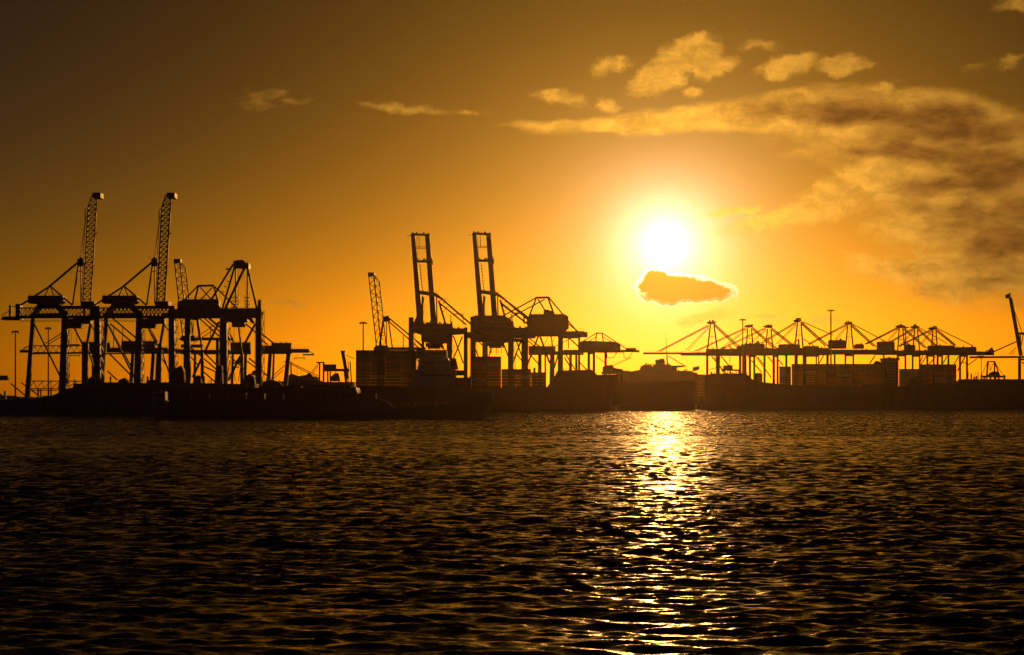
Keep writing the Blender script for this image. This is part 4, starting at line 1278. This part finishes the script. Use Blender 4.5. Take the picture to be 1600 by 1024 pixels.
# ------------------------------------------------------------------ floodlight masts
def light_mast(label, px, top, Y, head, w):
    c = Rig('light_mast', label, 'light mast', Y, px, 'tall floodlight masts', 'steel')
    gy = c.ground_y()
    a, b = c.pt(px, gy), c.pt(px, top + 1)
    m = MB()
    n = 10
    r0, r1 = c.m(w) * .62, c.m(w) * .38
    vs = [(p.x + r * math.cos(6.2832 * i / n), p.y + r * math.sin(6.2832 * i / n), p.z) for p, r in ((a, r0), (b, r1)) for i in range(n)]
    m.add(vs, [(i, (i + 1) % n, (i + 1) % n + n, i + n) for i in range(n)] + [tuple(range(n, 2 * n))])
    m.build('mast', MAT['steel'], c.root)
    k = MB()
    R_, z = c.m(head) / 2, b.z
    ring = [(b.x + R_ * math.cos(6.2832 * i / 16), b.y + R_ * math.sin(6.2832 * i / 16)) for i in range(16)]
    k.add([(x, y, z) for x, y in ring] + [(b.x + (x - b.x) * .8, b.y + (y - b.y) * .8, z + .8) for x, y in ring],
          [(i, (i + 1) % 16, (i + 1) % 16 + 16, i + 16) for i in range(16)] + [tuple(range(15, -1, -1)), tuple(range(16, 32))])
    hd = k.build('head_ring', MAT['steel'], c.root)
    for i in range(8):
        q = 6.2832 * i / 8 + .2
        MB().box(b.x + R_ * .9 * math.cos(q) - .5, b.x + R_ * .9 * math.cos(q) + .5, b.y + R_ * .9 * math.sin(q) - .4, b.y + R_ * .9 * math.sin(q) + .4, z - .75, z - .05).build('floodlight', MAT['steel'], hd)
    MB().bar(b + Vector((0, 0, .8)), b + Vector((0, 0, .8 + c.m(6))), 0.14).build('lightning_rod', MAT['steel'], c.root)


light_mast('slim floodlight mast left of the leftmost crane legs', 24, 518, 1330, 11, 2.2)
light_mast('slim floodlight mast between the legs of the leftmost crane', 75.5, 512.5, 1330, 9.5, 2.0)
light_mast('lone floodlight mast before the tall container stack, left of a leaning lattice boom', 567.5, 504, 1560, 12, 2.2)
light_mast('floodlight mast between the first two A-frame cranes of the right row', 1160.5, 499, 1960, 11, 2.0)
light_mast('tallest floodlight mast of the right row, right of the tallest A-frame apex', 1298.3, 484.5, 1950, 12, 2.6)
light_mast('floodlight mast in front of the sixth A-frame crane, left of the dark container block', 1415, 511, 1970, 11, 2.4)
light_mast('thin short mast between the rightmost A-frame crane and the small pointed portal crane', 1533.3, 558.5, 2020, 4, 1.2)
light_mast('thin short mast behind the flat hull, below the leftmost A-frame crane', 1140.5, 541, 2010, 3, 1.0)


# ------------------------------------------------------------------ ships
def hull(parent, Y, pts, beam, mat, bow=None, stern_slope=0.0, flare=0.25, bottom=-2.0, name='hull', bow_len=0.14, bulwark=1.1):
    """Lofted ship's side: pts = (px, top_py) along the near side, bow = 'left' | 'right' | None."""
    N = 48
    x0, x1 = pts[0][0], pts[-1][0]
    def top(px):
        for (a, ya), (b, yb) in zip(pts, pts[1:]):
            if a <= px <= b:
                return ya + (yb - ya) * (px - a) / max(1e-6, b - a)
        return pts[-1][1]
    sec = []
    L = (x1 - x0)
    for i in range(N + 1):
        f = i / N
        px = x0 + L * f
        g = f if bow == 'right' else 1 - f
        taper = 1.0
        rake = 0.0
        if bow and g > 1 - bow_len:
            u = (g - (1 - bow_len)) / bow_len
            taper = math.sqrt(max(0.0, 1 - u ** 2.2))
            rake = (u ** 2) * 0.032 * L / F_PX * Y * (1 if bow == 'left' else -1)
        zt = P(px, top(px), Y).z
        X_ = P(px, HOR, Y).x
        if stern_slope and g < 0.05:
            rake += (1 - g / 0.05) * stern_slope * (-1 if bow == 'left' else 1)
        cy = Y + beam / 2
        row = []
        for zf, wf, rk in ((bottom, 0.80 if taper == 1 else 0.78 * taper, 1.0), (1.0, 0.97 * taper ** 1.2, .8), (max(1.5, zt * .55), 0.995 * taper, .4), (zt, min(1.0, taper + (flare * (1 - taper) if taper < 1 and taper > 0 else 0)), 0.0)):
            row.append((X_ + rake * rk, cy - beam / 2 * wf, zf, cy + beam / 2 * wf))
        sec.append((row, zt))
    m = MB()
    vs, fs = [], []
    for row, zt in sec:
        for (x, ya, z, yb) in row:
            vs.append((x, ya, z))
        for (x, ya, z, yb) in reversed(row):
            vs.append((x, yb, z))
    for i in range(N):
        for j in range(7):
            a = i * 8 + j
            fs.append((a, a + 1, a + 9, a + 8))
    fs.append(tuple(range(8)))
    fs.append(tuple(range(N * 8 + 7, N * 8 - 1, -1)))
    m.add(vs, fs)
    return m.build(name, mat, parent)


_crate_mesh = {}
def crate_mesh(k):
    """Steel shipping container: frame proud of ribbed walls, corner castings."""
    if k in _crate_mesh:
        return _crate_mesh[k]
    Lx, Wy, Hz = 12.19, 2.44, 2.55
    m = MB()
    m.box(0.06, Lx - .06, 0.05, Wy - .05, 0.06, Hz - .05)
    for x in (0, Lx - .18):
        for y in (0, Wy - .18):
            m.box(x, x + .18, y, y + .18, 0, Hz)
    for z in (0, Hz - .14):
        m.box(.18, Lx - .18, 0.003, .12, z, z + .14)
        m.box(.18, Lx - .18, Wy - .12, Wy - .003, z, z + .14)
    for i in range(1, 14):
        x = .18 + i * (Lx - .36) / 14
        m.box(x - .16, x + .16, 0.02, .052, .14, Hz - .14)
    me = bpy.data.meshes.new('shipping_container')
    me.from_pydata(m.v, [], m.f)
    me.materials.append(CRATE[k])
    _crate_mesh[k] = me
    return me


ORD = 'first second third fourth fifth sixth seventh eighth ninth tenth eleventh twelfth thirteenth'.split()


def stack(px0, cols, top_rows, Y, z0, label, group, seed, rows_deep=1):
    """Containers as separate things: top_rows[c] = number of tiers in column c."""
    rg = random.Random(seed)
    x = P(px0, HOR, Y).x
    for r in range(rows_deep):
        for c_ in range(cols):
            for t in range(top_rows[c_ % len(top_rows)]):
                o = bpy.data.objects.new('shipping_container', crate_mesh(rg.choice((0, 0, 1, 2, 3, 4, 5, 5))))
                o.location = (x + c_ * 12.26 + rg.uniform(-.05, .05), Y + r * 2.6 + rg.uniform(-.05, .05), z0 + t * 2.62)
                COL.objects.link(o)
                where = '%s tier up' % ORD[t] if cols == 1 else '%s tier, %s column from left' % (ORD[t], ORD[c_])
                tag(o, '%s, %s' % (label, where), 'container', group)


# moored dark ship on the left
s = empty('cargo_ship', P(330, HOR, 1070) * 1.0, 'long low black cargo ship moored under the left group of cranes', 'ship')
s.location.z = 0; WORLD_AT[s.name] = Vector(s.location)
hull(s, 1062, [(66, 621), (82, 619), (100, 608), (112, 605.5), (300, 605), (420, 606.5), (556, 606)], 26, MAT['hull_black'], None, 6)
sr = Rig.__new__(Rig); sr.Y = 1064; sr.mat = 'deck'; sr.root = s; sr.z = 0
for x0, x1, y in ((114, 148, 599.5), (151, 186, 597.5), (190, 226, 598.5), (230, 280, 597.5), (284, 334, 599), (338, 398, 600), (404, 470, 603), (474, 548, 602.5)):
    hc = sr.block('hatch_cover', x0, y, x1, 606, 3, 22, 'deck')
for x0, x1 in ((104, 200), (204, 330), (334, 552)):
    sr.rail(x0, 606 if x0 > 104 else 606, x1, 606, 1.3, 0.6)
for q in ([(264, 606), (266, 586), (270, 578), (277, 574), (283, 571), (287, 580), (288, 606)], [(136, 606), (138, 592), (143, 588), (148, 593), (149, 606)],
          [(182, 606), (185, 594), (193, 591), (200, 596), (204, 606)], [(334, 606), (336, 582), (340, 570), (346, 572), (348, 606)],
          [(381, 606), (383, 588), (390, 584), (397, 590), (399, 606)], [(226, 606), (229, 595), (238, 593), (246, 597), (248, 606)],
          [(408, 606), (412, 596), (424, 594), (436, 597), (444, 606)], [(300, 606), (304, 590), (309, 586), (313, 592), (315, 606)]):
    sr.poly('deck_cargo', q, 6, 12, 'deck', 0.2)
sr.clutter('deck_gear', 112, 420, 600, 2, 12, 34, 2, 92, 'steel', 16)
sr.clutter('deck_gear', 108, 555, 605, 1.5, 5.5, 42, 1, 91, 'steel', 18)

# low embankment at the far left, dark stone
def embankment():
    rg = random.Random(3)
    vs, fs = [], []
    N = 60
    for i in range(N + 1):
        px = -420 + (92 + 420) * i / N
        Y = 1066
        zt = P(px, 624.5 - 5.5 * max(0, min(1, px / 92)), Y).z + rg.uniform(-.35, .35)
        x = P(px, HOR, Y).x
        vs += [(x, Y - 6, -2), (x, Y + rg.uniform(-.6, .6), zt * .5 + rg.uniform(-.5, .5)), (x, Y + 8, zt), (x, Y + 28, zt + .2), (x, Y + 30, -2)]
    for i in range(N):
        for j in range(4):
            a = i * 5 + j
            fs.append((a, a + 5, a + 6, a + 1))
    m = MB()
    m.add(vs, fs)
    m.build('stone_embankment', MAT['concrete'], kind='structure')


embankment()

# container ship of the middle group
s = empty('container_ship', P(760, HOR, 1480), 'container ship under the middle group of cranes, high bow to the right', 'ship')
s.location.z = 0; WORLD_AT[s.name] = Vector(s.location)
hull(s, 1478, [(551, 605), (735, 606), (780, 606), (855, 605), (868, 590), (872, 579), (930, 578), (932, 586), (968, 585)], 40, MAT['hull_red'], 'right', 5, bow_len=0.10)
sr = Rig.__new__(Rig); sr.Y = 1484; sr.mat = 'ship_white'; sr.root = s; sr.z = 0
dh = sr.block('deckhouse', 644.5, 578, 712, 606.5, 2, 26, 'ship_white')
sr.block('lashing_bridge', 643.5, 549, 650, 577.9, 4, 30, 'hull_blue')  # filler slab added to close the bright slit between stack and deckhouse
d2 = sr.poly('deckhouse', [(655, 560), (700, 560), (706, 577.6), (652, 577.6)], 4, 24, 'ship_white')
d3 = sr.block('bridge', 650, 547, 698, 560.0, 5, 22, 'ship_white')
for i in range(9):
    sr.block('window', 654 + i * 4.8, 551, 657.6 + i * 4.8, 554.5, 4.94, 5.2, 'glass', 0, parent=d3)
for i in range(8):
    sr.block('window', 660 + i * 5, 565, 662 + i * 5, 568, 3.94, 4.2, 'glass', 0, parent=d2)
    sr.block('window', 658 + i * 6, 585, 660.5 + i * 6, 588, 1.94, 2.2, 'glass', 0, parent=dh)
sr.rail(652, 578, 712, 578, 1.3, 2.1, parent=dh)
sr.rail(650, 547, 698, 547, 1.3, 5.1, parent=d3)
sr.poly('funnel', [(702, 560), (712, 560), (716, 577.6), (702, 577.6)], 9, 19, 'hull_blue')
sr.bar('radar_mast', 672, 547, 672, 536, 1.6, 12)
sr.clutter('roof_gear', 655, 695, 547, 1.5, 4.5, 8, 8, 61, 'steel', 8)
sr.block('lashing_bridge', 712, 590, 736, 606.5, 2, 30, 'hull_blue')
sr.clutter('lashing_gear', 706, 736, 592, 2, 7, 9, 3, 62, 'steel', 20)
sr.rail(870, 578.5, 930, 578.5, 1.2, 4)
sr.clutter('forecastle_gear', 874, 962, 579, 1, 4, 12, 6, 63, 'steel', 14)
ZD = P(600, 606.3, 1484).z
stack(556, 4, [12, 12, 12, 12], 1488, ZD, 'container in the tall stack behind the lone mast', 'containers in the tall even stack of the middle ship', 1)
stack(737, 2, [10, 10], 1488, ZD, 'container in the narrow stack beneath the box boom', 'containers in the narrow stack of the middle ship', 2)
stack(783.5, 3, [6, 6, 5], 1488, ZD, 'container in the low stack beside the high bow', 'containers in the low stack of the middle ship', 3)

# flat hull right of it
s = empty('lighter', P(1022, HOR, 1760), 'flat-topped dark brown lighter right of the high ship bow, below the sun', 'ship')
s.location.z = 0; WORLD_AT[s.name] = Vector(s.location)
hull(s, 1745, [(955, 598.5), (1000, 598), (1016, 598.3), (1085.5, 596.8)], 26, MAT['hull_blue'], None, 0)
sr = Rig.__new__(Rig); sr.Y = 1747; sr.mat = 'deck'; sr.root = s; sr.z = 0
sr.block('hatch_cover', 1020, 595.6, 1084, 598.2, 3, 20, 'deck')
sr.block('hatch_cover', 962, 596.6, 1012, 599, 3, 20, 'deck')
sr.bar('side_ladder', 1017.5, 599, 1017.5, 612, 1.2, -0.6)
sr.rail(962, 598.5, 1084, 597.5, 1.3, 0.5)

# ship with the sloping quarter
s = empty('cargo_ship', P(1180, HOR, 1800), 'dark cargo ship with a stepped deck sloping down to the right', 'ship')
s.location.z = 0; WORLD_AT[s.name] = Vector(s.location)
hull(s, 1795, [(1103, 586.5), (1108, 585.5), (1168, 585), (1172, 590), (1180, 596), (1205, 599), (1242, 602), (1262, 604)], 30, MAT['hull_black'], None, 4)
sr = Rig.__new__(Rig); sr.Y = 1798; sr.mat = 'deck'; sr.root = s; sr.z = 0
for i in range(5):
    sr.block('hatch_cover', 1112 + i * 11, 583.8, 1121.5 + i * 11, 586.2, 3, 24, 'deck')
sr.block('deck_crane_house', 1131, 571, 1145, 578, 6, 12, 'house')
for x in (1133, 1137, 1142, 1150, 1154):
    sr.bar('deck_post', x, 577, x, 585.5, 1.1, 8)
sr.bar('deck_beam', 1130, 578, 1158, 579, 2.6, 8)
sr.clutter('deck_gear', 1110, 1170, 584, 1.0, 4.0, 16, 4, 64, 'steel', 18)
sr.bar('mooring_post', 1190, 584, 1190, 600, 2.2, 3)
sr.block('stern_house', 1181, 583, 1190, 598, 3, 14, 'ship_white')
sr.rail(1182, 598, 1240, 602.3, 1.4, 0.6)

# the big container ship behind it
s = empty('container_ship', P(1320, HOR, 1880), 'large hazy container ship carrying a long flat stack under the A-frame row', 'ship')
s.location.z = 0; WORLD_AT[s.name] = Vector(s.location)
hull(s, 1868, [(1205, 602), (1236, 603.2), (1400, 603.5), (1436, 604)], 40, MAT['hull_blue'], None, 4)
sr = Rig.__new__(Rig); sr.Y = 1874; sr.mat = 'ship_white'; sr.root = s; sr.z = 0
dh = sr.block('deckhouse', 1384.5, 563, 1404, 604, 2, 30, 'ship_white')
for r_ in range(8):
    for i in range(4):
        sr.block('window', 1387 + i * 4.2, 567 + r_ * 4.4, 1389 + i * 4.2, 569 + r_ * 4.4, 1.94, 2.2, 'glass', 0, parent=dh)
sr.block('bridge', 1382.5, 559.6, 1406, 563, 3, 28, 'ship_white')
sr.clutter('roof_gear', 1384, 1405, 559.8, 1, 3.5, 7, 6, 65, 'steel', 10)
ZD = P(1300, 603.8, 1874).z
k = 1880
stack(1218, 1, [8], k, ZD, 'container in the low left end of the flat stack', 'containers of the lower left tier on the large hazy ship', 4)
stack(1237.5, 8, [9], k, ZD, 'container in the long flat hazy stack', 'containers of the long flat stack on the large hazy ship', 5)
stack(1405.5, 2, [7, 7], k, ZD, 'container in the short stack right of the deckhouse', 'containers right of the deckhouse on the large hazy ship', 6)

# straddle carriers seen against the flat stack
def straddle(label, px, Y, top, w, bot, z=GROUND):
    c = Rig('straddle_carrier', label, 'carrier', Y, px, 'straddle carriers and yard gantries', 'crane_grey', z)
    hw = w / 2
    for sx in (-1, 1):
        for d in (0, 6):
            c.bar('leg', px + sx * hw * .78, top + 2, px + sx * hw, bot, 1.7, d)
    c.bar('top_beam', px - hw * .85, top + 1.5, px + hw * .85, top + 1.5, 2.6, 0, dw=1.4)
    c.bar('top_beam', px - hw * .85, top + 1.5, px + hw * .85, top + 1.5, 2.6, 6, dw=1.4)
    c.bar('leg_brace', px - hw * .8, top + 4, px - hw * .3, bot - 4, 1.0, 0)
    c.bar('leg_brace', px + hw * .8, top + 4, px + hw * .3, bot - 4, 1.0, 0)
    c.bar('spreader', px - hw * .5, top + 8, px + hw * .5, top + 8, 1.6, 3)
    c.poly('engine_house', [(px - 3, top), (px + 1, top - 5), (px + 7, top - 4), (px + 9, top)], 1, 5, 'house')
    gy = c.ground_y(3)
    return c


straddle('yard gantry with humped engine house against the long flat stack', 1368, 1862, 569, 40, 606, P(0, 606, 1862).z)
straddle('low dark yard gantry before the long flat stack, near the tallest mast', 1318, 1862, 585, 30, 607, P(0, 607, 1862).z)

# right ship with bow to the left and a solid block of containers
s = empty('container_ship', P(1500, HOR, 1830), 'black container ship at the right edge, bow left, carrying one solid dark block', 'ship')
s.location.z = 0; WORLD_AT[s.name] = Vector(s.location)
hull(s, 1818, [(1382, 602.5), (1400, 604.5), (1424, 603), (1432, 601), (1496, 598), (1502, 594.8), (1600, 594.5), (1720, 596)], 36, MAT['hull_black'], 'left', 5, bow_len=0.16)
sr = Rig.__new__(Rig); sr.Y = 1822; sr.mat = 'ship_white'; sr.root = s; sr.z = 0
sr.poly('breakwater', [(1424, 604), (1427, 592), (1434, 586), (1437, 586), (1437, 604)], 4, 26, 'hull_black')
sr.rail(1386, 602.8, 1422, 603.5, 1.3, 14)
sr.rail(1504, 595, 1640, 594.8, 1.3, 0.8)
for i in range(5):
    sr.block('hatch_cover', 1506 + i * 26, 592.6, 1529 + i * 26, 595.2, 3, 28, 'deck')
sr.clutter('deck_gear', 1512, 1570, 593, 1.5, 7, 16, 8, 66, 'steel', 14)
sr.clutter('deck_gear', 1512, 1530, 592, 5, 13, 6, 10, 67, 'steel', 8)
sr.block('deckhouse', 1660, 560, 1690, 596, 3, 28, 'ship_white')
ZD = P(1460, 601.4, 1822).z
stack(1438.2, 3, [8, 8, 8], 1828, ZD, 'container in the solid dark block', 'containers of the solid dark block on the right ship', 7)

# far vessel with mast in the haze under the sun
s = empty('bulk_carrier', P(1030, HOR, 2600), 'pale hazy ship with stepped deckhouses and tall thin mast, far below the sun', 'ship')
s.location.z = GROUND; WORLD_AT[s.name] = Vector(s.location)
sr = Rig.__new__(Rig); sr.Y = 2600; sr.mat = 'ship_white'; sr.root = s; sr.z = GROUND
hull(s, 2598, [(972, 583), (1000, 578), (1075, 580), (1090, 583)], 34, MAT['hull_blue'], 'left', 0, bottom=4.0)
sr.poly('deckhouse', [(1000, 580), (1003, 572), (1007, 570), (1018, 569.5), (1019, 572.5), (1022, 572), (1022, 569.5), (1048, 569.5), (1050, 573), (1058, 573.5), (1058, 581), (1000, 581)], 4, 26, 'ship_white')
d = sr.poly('bridge', [(1025, 569.4), (1025, 562.5), (1028.5, 562), (1029, 564), (1031, 561), (1037, 560.5), (1039, 564), (1039, 569.4)], 8, 22, 'ship_white')
for i in range(4):
    sr.block('window', 1026.5 + i * 3, 565, 1028 + i * 3, 566.5, 7.9, 8.2, 'glass', 0, parent=d)
sr.bar('mast', 1042.8, 569, 1042, 556, 2.0, 12)
sr.bar('mast', 1042.5, 558, 1039.8, 521, 1.0, 12, w1=0.3)
sr.bar('derrick', 1044, 556.5, 1073, 573.5, 1.2, 12)
sr.poly('awning', [(1050, 571.5), (1070, 571), (1070, 573), (1062, 574.5), (1050, 574)], 8, 18, 'deck')
sr.clutter('deck_gear', 1058, 1086, 581, 1, 6, 14, 6, 68, 'steel', 12)
sr.poly('deck_machine', [(1083, 574), (1092, 572), (1093, 577), (1090, 579), (1083, 580)], 10, 16, 'house')
sr.clutter('aerial', 1005, 1048, 569.5, 0.6, 2.2, 12, 8, 69, 'steel', 10)

c = Rig('mobile_crane', 'small mobile crane with a thin jib rising right, under the small hazy crane', 'crane', 2050, 955, None, 'crane_grey')
c.poly('cab', [(942, 574), (946, 571), (957, 570.5), (960, 575), (972, 577), (972, 581), (942, 581)], 1, 5, 'house')
c.bar('jib', 957, 572, 988, 558.5, 1.1, 3, w1=0.6)
c.bar('jib_rope', 952, 570, 986, 559, 0.4, 3, mat='rope')
c.poly('chassis', [(940, 581), (974, 581), (974, 585), (940, 585)], 0, 6, 'crane_grey')
gy = c.ground_y()
for x in (944, 952, 964, 971):
    c.bar('wheel_post', x, 584, x, gy - .1, 2.2, 3, mat='rubber')
# pale stack behind the lighter
stack(1086, 2, [13, 13], 2030, GROUND + .02, 'container in the pale stack beside the flat lighter', 'containers of the narrow pale stack', 8)
# sheds between left and middle group
for px0, px1, yt, Y, lab in ((408, 446, 596, 1640, 'low dark flat-roofed shed beside the legs of the short level boom crane'),
                            (446, 500, 594.5, 1660, 'low dark shed behind the derrick masts'),
                            (500, 552, 597, 1650, 'low dark shed under the small portal crane with the leaning slab boom'),
                            (965, 985, 580, 2200, 'hazy low shed left of the far masted ship'),
                            (-60, 60, 626, 1500, 'low flat shed behind the embankment at the left edge')):
    h = Rig('shed', lab, 'shed', Y, (px0 + px1) / 2, 'low harbour sheds', 'concrete')
    a = h.pt(px0, yt)
    b = h.pt(px1, yt)
    MB().box(a.x, b.x, Y, Y + 24, GROUND + .01, a.z - 1.0).build('wall', MAT['concrete'], h.root)
    MB().box(a.x - .5, b.x + .5, Y - .5, Y + 24.5, a.z - .99, a.z).build('roof', MAT['house'], h.root)
    for k in range(4):
        x = a.x + (b.x - a.x) * (k + .5) / 4
        MB().box(x - 1.6, x + 1.6, Y - .06, Y + .1, GROUND + .02, GROUND + 4).build('door', MAT['steel'], h.root)
    h.clutter('roof_vent', px0 + 1, px1 - 1, yt, 0.8, 3.5, 8, 2, int(px0) + 200, dd=16)

# straddle carriers glimpsed on the left quay between the legs
straddle('dark straddle carrier just right of the second lattice boom crane', 277, 1400, 578, 14, 600, P(0, 600, 1400).z)
straddle('dark straddle carrier low between the inner legs of the peaked crane', 370, 1400, 566, 16, 600, P(0, 600, 1400).z)
straddle('dark straddle carrier beside the right leg of the peaked crane', 395, 1420, 584, 14, 602, P(0, 602, 1420).z)

# ------------------------------------------------------------------ the barge under way
s = empty('river_barge', P(500, HOR, 838), 'long low dark river barge passing in front of the left quay, bow to the right', 'barge')
s.location.z = 0; WORLD_AT[s.name] = Vector(s.location)
hull(s, 829, [(234, 636), (250, 637), (300, 638.5), (590, 638.5), (640, 637), (700, 633), (778, 629.5)], 15, MAT['hull_black'], 'right', 3, bow_len=0.12)
sr = Rig.__new__(Rig); sr.Y = 832; sr.mat = 'deck'; sr.root = s; sr.z = 0
sr.poly('coaming', [(262, 639), (262, 628), (268, 624), (592, 624), (604, 628), (612, 634), (618, 638)], 1.0, 10, 'hull_black')
for i in range(11):
    sr.block('hatch_cover', 270 + i * 29, 614 + (i % 3) * 1.2, 297 + i * 29, 624.2, 1.6, 9.4, 'deck')
w = sr.block('wheelhouse', 238, 612, 258, 626, 2.5, 9, 'ship_white')
for i in range(3):
    sr.block('window', 240 + i * 6, 615, 244.5 + i * 6, 619, 2.44, 2.7, 'glass', 0, parent=w)
sr.block('aft_cabin', 236, 626.01, 262, 638, 1.5, 10, 'ship_white')
sr.bar('mast', 249, 612, 249, 603, 0.7, 5)
f = sr.poly('forecastle', [(700, 634), (703, 612), (770, 613.5), (772, 631)], 3, 10, 'hull_blue')
sr.rail(704, 612.2, 769, 613.6, 1.1, 3.2, parent=f)
sr.rail(620, 636, 700, 632, 1.1, 0.6)
sr.clutter('deck_gear', 626, 700, 634, 3, 10, 12, 2, 71, 'steel', 7)
sr.bar('bow_mast', 766, 614, 766, 604, 0.6, 6)
sr.bar('anchor_davit', 772, 630, 777, 624, 0.8, 6)
# bow and stern wash
def wash(px0, px1, Y, n, seed):
    rg = random.Random(seed)
    m = MB()
    for i in range(n):
        x = P(px0 + (px1 - px0) * rg.random(), HOR, Y).x
        y = Y + rg.uniform(-3, 3)
        r = rg.uniform(.12, .5)
        z = rg.uniform(0.0, .35)
        m.add([(x - r * 2, y, z), (x, y - r, z), (x + r * 2, y, z), (x, y + r, z), (x, y, z + r * .9)], [(0, 1, 4), (1, 2, 4), (2, 3, 4), (3, 0, 4), (3, 2, 1, 0)])
    m.build('wake_foam', MAT['foam'], kind='stuff')


wash(758, 800, 832, 70, 1)
wash(216, 238, 834, 80, 2)

# ------------------------------------------------------------------ gulls
def gull(label, px, py, Y, roll):
    at = P(px, py, Y)
    g = empty('gull', at, label, 'bird', 'gulls high in the evening sky')
    b = MB()
    n = 8
    prof = [(-.28, .02), (-.18, .07), (0, .09), (.14, .07), (.2, .06), (.27, .03), (.32, .008)]
    vs = [(x, r * math.cos(6.2832 * i / n), r * math.sin(6.2832 * i / n)) for x, r in prof for i in range(n)]
    fs = [(k * n + i, k * n + (i + 1) % n, (k + 1) * n + (i + 1) % n, (k + 1) * n + i) for k in range(len(prof) - 1) for i in range(n)]
    M = Matrix.Rotation(roll, 3, 'Z')
    b.add([at + M @ Vector(v) for v in vs], fs + [tuple(range(n)), tuple(range(len(vs) - 1, len(vs) - n - 1, -1))])
    b.build('body', MAT['feather'], g, smooth=True)
    for s_ in (-1, 1):
        w = MB()
        pts = [(.1, 0, .03), (.14, .3, .17), (.02, .68, .10), (-.06, .66, .09), (-.08, .3, .14), (-.12, 0, .02)]
        top = [at + M @ Vector((x, s_ * (y + .05), z)) for x, y, z in pts]
        bot = [p - Vector((0, 0, .02)) for p in top]
        w.add(top + bot, [(0, 1, 4, 5), (1, 2, 3, 4), (11, 10, 7, 6), (10, 9, 8, 7)] + [(i, i + 6, (i + 1) % 6 + 6, (i + 1) % 6) for i in range(6)])
        w.build('wing', MAT['feather'], g)


gull('tiny dark gull high up, left of the picture centre above the middle cranes', 619, 85, 380, 1.2)
gull('tiny dark gull below and right of the first high gull', 643, 115, 480, 1.0)
gull('tiny dark gull above the faint cloud at the left', 464, 137, 420, 1.4)
gull('tiny dark gull at the top right, above the puffy cloud', 1124, 45, 420, 1.2)
gull('tiny dark gull at the top right, rightmost of all', 1175, 48, 430, 1.7)
